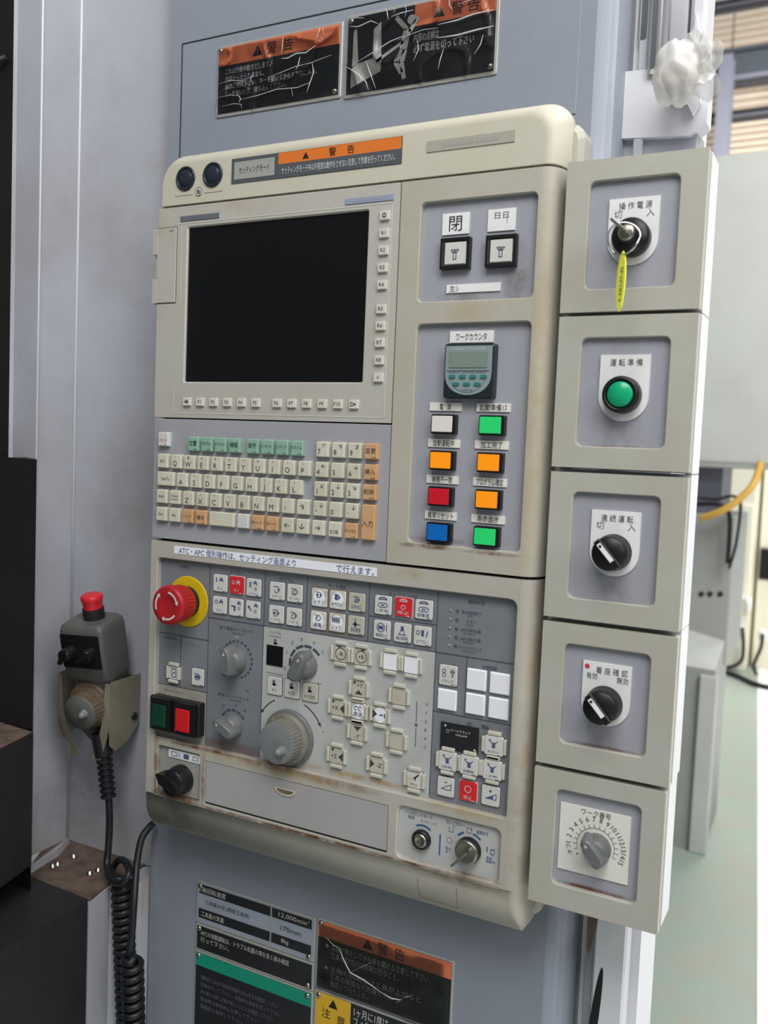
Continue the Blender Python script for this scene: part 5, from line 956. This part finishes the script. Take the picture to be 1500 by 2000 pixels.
for sgn, X in ((-1, XHR + .0012), (1, XHL)):
    A, B = [], []
    for i in range(13):
        k = i / 12; z = -.2830 - .092 * k; off = 0 if k < .40 else ((k - .40) / .60) ** 1.6 * (.0130 if sgn < 0 else .0280); wd = .0070 + (.006 * k)
        A.append((X + sgn * off, .0295, z)); B.append((X + sgn * (off + wd), .0285, z))
    a = m.loop(A); b = m.loop(B); m.bridge(a, b, ST, closed=False); a2 = m.loop([(x, y + .0012, z) for x, y, z in A]); b2 = m.loop([(x, y + .0012, z) for x, y, z in B]); m.bridge(a2, b2, ST, closed=False); m.bridge(b, b2, ST, closed=False); m.bridge(a, a2, ST, closed=False)
m.build('front_lip', hl)
m = MB(); m.lathe([(.0045, 0), (.0045, .002), (.002, .003)], (XHR + .001, .070, -.330), 'black_plastic', 14, ax=(1, 0, 0)); m.build('holder_screw', hl)

ORG = Vector((-.7765, .0120, -.2165)); TR = Matrix.Translation(ORG) @ Matrix.Rotation(math.radians(10), 4, 'Z') @ Matrix.Rotation(math.radians(-2), 4, 'Y') @ Matrix.Rotation(math.radians(11), 4, 'X')
hp = root('handheld_pulse_unit', 'grey handheld control unit with red stop button and dial, hanging in the metal holder', 'remote control', tuple(ORG + Vector((0, 0, -.15))))
G_ = 'handy_grey'; m = MB()
# body lofted downwards: sections (half width left, half width right, y front, y back, z)
secs = [(.0240, .0240, -.0020, .0400, .0035), (.0275, .0275, -.0055, .0430, 0), (.0290, .0290, -.0065, .0440, -.006), (.0290, .0290, -.0065, .0440, -.058), (.0270, .0270, .0015, .0440, -.068), (.0255, .0235, .0025, .0420, -.078), (.0285, .0215, .0025, .0400, -.098), (.0290, .0205, .0020, .0360, -.130), (.0200, .0200, .006, .038, -.146), (.0100, .0100, .012, .032, -.156)]
prev = None
for (a_, b_, y0, y1, z) in secs:
    L = m.loop([(x, y, z) for x, y in rr(-a_, b_, y0, y1, .006, 4)])
    if prev: m.bridge(L, prev, G_, True)
    else: m.face(L, G_)
    prev = L
m.face(prev[::-1], G_); m.xf(TR); m.build('body', hp)
m = MB(); m.slab(-.0265, .0245, -.0480, -.0080, -.0064, -.0074, 'black_plastic', r=.001); m.xf(TR); m.build('black_window', hp)
for x_, l_, a_ in ((-.0150, .0135, 25), (.0120, .0110, 60)):
    m = MB(); m.lathe([(.0085, 0), (.0080, .004), (.0070, l_), (.0060, l_ + .001)], (x_, -.0074, -.0290), 'black_plastic', 18); i0 = len(m.v); m.slab(-.0022, .0022, -.0095, .0095, 0, -.0045, 'black_plastic', r=.001); m.xf(Matrix.Translation((x_, -.0074 - l_, -.029)) @ Matrix.Rotation(math.radians(a_), 4, 'Y'), i0); m.xf(TR); m.build('selector_knob', hp)
m = MB(); m.lathe([(.0122, .002), (.0122, .016)], (.0030, .0200, 0), 'black_soft', 28, ax=(0, 0, 1), cap=False); m.xf(TR); m.build('button_collar', hp)
m = MB(); m.lathe([(.0112, .016), (.0114, .024), (.0124, .026), (.0127, .0285), (.0122, .0310), (.0108, .0322), (.002, .0326)], (.0030, .0200, 0), 'red_button', 32, ax=(0, 0, 1)); m.xf(TR); m.build('stop_button', hp, label='red stop button')
dc = (-.0040, .0020, -.0985)
m = MB(); m.lathe([(.0285, 0), (.0285, .002), (.0255, .0035), (.0250, .0035)], dc, 'knob_brown', 40); m.xf(TR); m.build('dial_ring', hp)
m = MB(); n = 56; rows = []
for (r_, h_) in ((.0250, .0030), (.0245, .010), (.0215, .011), (.0208, .020), (.0200, .0215)): rows.append(m.loop([(dc[0] + (r_ - .0007 * (i % 2)) * math.cos(2 * PI * i / n), dc[1] - h_, dc[2] + (r_ - .0007 * (i % 2)) * math.sin(2 * PI * i / n)) for i in range(n)]))
for a_, b_ in zip(rows, rows[1:]): m.bridge(a_, b_, 'knob_brown', False)
m.face(rows[-1], 'knob_brown'); m.lathe([(.0205, .0215), (.0198, .0228), (.003, .0230)], dc, 'handy_grey', 40); i0 = len(m.v); m.lathe([(.0050, 0), (.0044, .002), (.0036, .006), (.0015, .0085)], (dc[0] + .0070, dc[1] - .0230, dc[2] + .0010), 'knob_face', 18); m.xf(TR); m.build('dial', hp)
# cord: strain relief, straight run, loop, coil
c1 = [at(198, 1444, .038), at(205, 1480, .038), at(212, 1558, .036)]
m = MB(); prof = []; A = c1[0] + Vector((0, 0, .008)); Bv = c1[2]; ax = (Bv - A); Ln = ax.length
prof = [(.0115, 0), (.0115, Ln * .12), (.0105, Ln * .36)]
k = .38
while k < .96: prof += [(.0068, Ln * k), (.0068, Ln * (k + .03)), (.0100 - .001 * k, Ln * (k + .035)), (.0098 - .001 * k, Ln * (k + .075))]; k += .09
prof += [(.0085, Ln * .99), (.0050, Ln)]
m.lathe(prof, tuple(A), 'rubber', 20, ax=tuple(ax.normalized()), sm=False); m.build('strain_relief', hp)
def smooth(P, n=8):
    out = []
    for i in range(len(P) - 1):
        p0, p1, p2, p3 = P[max(i - 1, 0)], P[i], P[i + 1], P[min(i + 2, len(P) - 1)]
        for j in range(n):
            t = j / n; out.append(.5 * ((2 * p1) + (p2 - p0) * t + (2 * p0 - 5 * p1 + 4 * p2 - p3) * t * t + (3 * p1 - p0 - 3 * p2 + p3) * t ** 3))
    return out + [P[-1]]
P = [at(212, 1550, .036), at(214, 1600, .034), at(212, 1650, .030), at(209, 1688, .024), at(216, 1715, .012), at(236, 1725, .004), at(252, 1706, .010), at(246, 1684, .022), at(232, 1680, .030), at(221, 1695, .034), at(222, 1718, .020)]
path = smooth(P)
def helix(c0, c1_, r, pitch, ph=PI, sq=1.0):
    d = c1_ - c0; Ln = d.length; n = int(Ln / pitch * 14); e = d.normalized(); u_ = Vector((1, 0, 0)); u_ = (u_ - e * u_.dot(e)).normalized(); v_ = e.cross(u_); return [c0 + d * (i / n) + u_ * r * math.cos(ph + 2 * PI * i / 14) + v_ * r * math.sin(ph + 2 * PI * i / 14) for i in range(n + 1)]
c0, c1_ = at(238, 1722, .022), at(250, 2030, .026)
path += helix(c0, c1_, .0092, .0092)[2:]
m = MB(); m.tube(path, .0041, 'rubber', 8); m.build('coiled_cord', hp, label='black coiled cord')
P = [at(300, 1608, .050), at(291, 1617, .046), at(276, 1640, .036), at(267, 1690, .024), at(262, 1760, .008), at(257, 1830, .000), at(251, 1870, -.002)]
path = smooth(P) + helix(at(258, 1868, .0), at(262, 2060, .004), .0092, .0105, ph=0)[1:]
m = MB(); m.tube(path, .0042, 'rubber', 8); m.build('coiled_cord', hp, label='black cord rising to the operator panel')

# ================================================================ WRAPPED HANDLE
hb = at(1318, 130, .03); bag = root('plastic_wrapped_handle', 'handle wrapped in crumpled milky plastic above the white bracket', 'plastic bag', (hb.x, .06, hb.z - .03))
m = MB(); nu, nv = 34, 22; ids = []
for j in range(nv + 1):
    th = PI * j / nv; row = []
    for i in range(nu):
        ph = 2 * PI * i / nu; d = Vector((math.sin(th) * math.cos(ph), math.sin(th) * math.sin(ph), math.cos(th)))
        r_ = 1 + .16 * noise.noise(d * 2.3 + Vector((4, 0, 0))) + .12 * abs(noise.noise(d * 5 + Vector((1, 7, 0)))); row.append((hb.x + d.x * .0185 * r_, .040 + d.y * .02 * r_, hb.z - .002 + d.z * .0250 * r_))
    ids.append(m.loop(row))
for a_, b_ in zip(ids, ids[1:]): m.bridge(a_, b_, 'bag', True)
m.build('wrapped_bulb', bag)
m = MB(); a_ = at(1320, 100, .03)
def flap(p, w0, seed):
    g = []
    for j in range(15):
        t = j / 14; c = p[0].lerp(p[1], t); wv = w0 * (.35 + .9 * math.sin(min(1, t * 1.15) * PI * .62)) ; row = []
        for i in range(13):
            s_ = i / 12 - .5; row.append((c.x + p[2].x * s_ * wv, c.y + .012 * noise.noise((s_ * 5 + seed, t * 4, 0)) + .006 * math.sin(s_ * 16), c.z + p[2].z * s_ * wv + .004 * noise.noise((s_ * 7, t * 5, seed))))
        g.append(m.loop(row))
    for r0, r1 in zip(g, g[1:]): m.bridge(r0, r1, 'bag', True, closed=False)
flap((at(1345, 165, .045), at(1385, 70, .035), Vector((.75, 0, -.45))), .028, 2.0); flap((at(1340, 165, .045), at(1392, 125, .03), Vector((.4, 0, -.9))), .033, 5.0)
m.build('bag_tail', bag)
m = MB(); m.lathe([(.010, 0), (.011, .02), (.010, .04)], (hb.x - .002, .078, hb.z - .002), 'knob_brown', 20); m.build('handle_knob', bag, label='brownish knob showing through the plastic')
m = MB(); m.prism_y([(-.1525, .300), (-.1475, .290), (-.1420, .300), (-.1460, .350), (-.150, .375)], .0765, .070, 'white_paint'); m.build('handle_stem', bag)

# ================================================================ NEIGHBOURING MACHINE AND BACKGROUND
YN = 3.0
nb = root('neighbouring_machine', 'light grey machine with control cabinet in the background behind the switch boxes', 'machine', (-.55, YN + .3, -EYE))
def P3(px, py, y=YN): return at(px, py, y)
x0 = -1.3; x1 = P3(1520, 905).x
MB().slab(x0, x1, P3(1450, 916).z, P3(1400, 304).z, YN + .6, YN, 'cabinet_grey', r=.01, ch=.008).build('upper_cabinet', nb)
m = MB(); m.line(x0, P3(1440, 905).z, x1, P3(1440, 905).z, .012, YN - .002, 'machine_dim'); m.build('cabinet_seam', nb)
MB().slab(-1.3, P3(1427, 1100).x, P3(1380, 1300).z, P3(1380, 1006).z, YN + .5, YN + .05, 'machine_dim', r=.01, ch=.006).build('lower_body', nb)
m = MB(); m._box(-1.25, P3(1400, 950).x, YN + .15, YN + .45, P3(1380, 1010).z, P3(1380, 910).z, 'steel_beam'); m.build('support_block', nb)
for px in (1370, 1387, 1407): p = P3(px, 1160, YN + .05); MB().lathe([(.011, 0), (.011, .004), (.006, .006)], tuple(p), 'gap_dark', 14).build('bolt', nb)
# sloping chute running to the floor
pt = [P3(1345, 1212, YN - .02), P3(1408, 1258, YN - .02), P3(1397, 1310, YN - .25), P3(1345, 1278, YN - .25)]
m = MB(); top = m.loop([(-.95, YN + .2, pt[0].z + .05), (pt[1].x, YN + .2, pt[1].z + .03), (pt[2].x, YN - .25, pt[2].z), (-.95, YN - .25, pt[2].z + .02)]); bot = m.loop([(-.95, YN + .2, -EYE), (pt[1].x, YN + .2, -EYE), (pt[2].x, YN - .25, -EYE), (-.95, YN - .25, -EYE)])
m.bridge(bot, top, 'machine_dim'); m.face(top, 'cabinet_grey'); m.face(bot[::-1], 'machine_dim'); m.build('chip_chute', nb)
MB().slab(pt[2].x - .05, pt[2].x + .012, -EYE, pt[2].z - .02, YN - .24, YN - .27, 'cabinet_grey', ch=.004).build('chute_flange', nb)
m = MB(); m.tube(smooth([P3(1370, 1012, YN - .1), P3(1405, 1000, YN - .12), P3(1440, 978, YN - .12), P3(1472, 945, YN - .1), P3(1486, 905, YN - .02)]), .014, 'hose_yellow', 10); m.build('hose', None, 'yellow hose curving below the background cabinet', 'hose')
m = MB(); m.tube(smooth([P3(1360, 972, YN - .06), P3(1400, 975, YN - .06), P3(1430, 969, YN - .06), P3(1446, 985, YN - .03), P3(1438, 1060, YN - .02), P3(1424, 1110, YN)]), .006, 'black_soft', 8); m.build('cable', None, 'black cable drooping behind the yellow hose', 'cable', 'cables in the background')
m = MB(); m.tube(smooth([P3(1360, 985, YN - .03), P3(1405, 986, YN - .03), P3(1425, 1010, YN - .01), P3(1421, 1100, YN)]), .009, 'black_soft', 8); m.build('cable', None, 'thicker black cable just under the drooping one', 'cable', 'cables in the background')
YF = 6.0
def F(px, py, y=YF): return at(px, py, y)
fm = root('cream_cabinet', 'brightly lit cream cabinet at the far end of the floor', 'cabinet', (F(1470, 1330).x, YF + .3, -EYE))
MB().slab(F(1418, 1000).x, F(1476, 1000).x, -EYE, F(1450, 700).z, YF + .5, YF, 'cream_far', r=.01, ch=.01).build('body', fm)
MB().slab(F(1450, 1000).x, F(1472, 1000).x, F(1450, 1170).z, F(1450, 985).z, YF - .001, YF - .02, 'cream_far', r=.005, ch=.004).build('cabinet_door', fm)
MB().slab(F(1424, 1000).x, F(1446, 1000).x, F(1450, 1262).z, F(1450, 1190).z, YF - .001, YF - .06, 'white_far', ch=.006).build('junction_box', fm)
f2 = root('cream_cabinet', 'cream cabinet with dark window at the right edge of the photo', 'cabinet', (F(1500, 1330).x + .2, YF + .5, -EYE))
MB().slab(F(1482, 1000).x, F(1482, 1000).x + .8, -EYE, F(1490, 760).z, YF + .9, YF + .2, 'cream_far', r=.01, ch=.01).build('body', f2)
MB().slab(F(1491, 1000, YF + .2).x, F(1491, 1000, YF + .2).x + .2, F(1495, 1138).z, F(1495, 1075).z, YF + .199, YF + .17, 'black_plastic', ch=.006).build('dark_window', f2)
for (px, py, w_, h_) in ((1432, 1140, 14, 26), (1440, 1165, 22, 10), (1462, 1180, 10, 30), (1448, 1230, 12, 20), (1490, 1240, 12, 26)):
    p = F(px, py, YF - .05); m = MB(); m.lathe([(w_ * .0017, -h_ * .0016), (w_ * .0022, 0), (w_ * .0014, h_ * .0016)], tuple(p), 'white_far', 10, ax=(0, 0, 1)); m.build('pipe_fitting', fm)
for i, pp in enumerate((((1450, 1225), (1452, 1260), (1448, 1290), (1425, 1303), (1395, 1300)), ((1490, 1238), (1486, 1265), (1472, 1300), (1478, 1318)), ((1405, 1310), (1440, 1322), (1470, 1336), (1500, 1344), (1530, 1346)))):
    m = MB(); q_ = [F(a_, b_, YF - .12) if i < 2 else atz(a_, b_ - 2, -EYE + .02) for a_, b_ in pp]; m.tube(smooth(q_), .012 if i < 2 else .016, 'black_soft', 8); m.build('cable', None, ('black cable hanging from the cream cabinet to the floor', 'thin dark cable at the right edge hanging before the cream cabinet', 'dark cable lying on the floor before the cream cabinets')[i], 'cable', 'cables in the background')
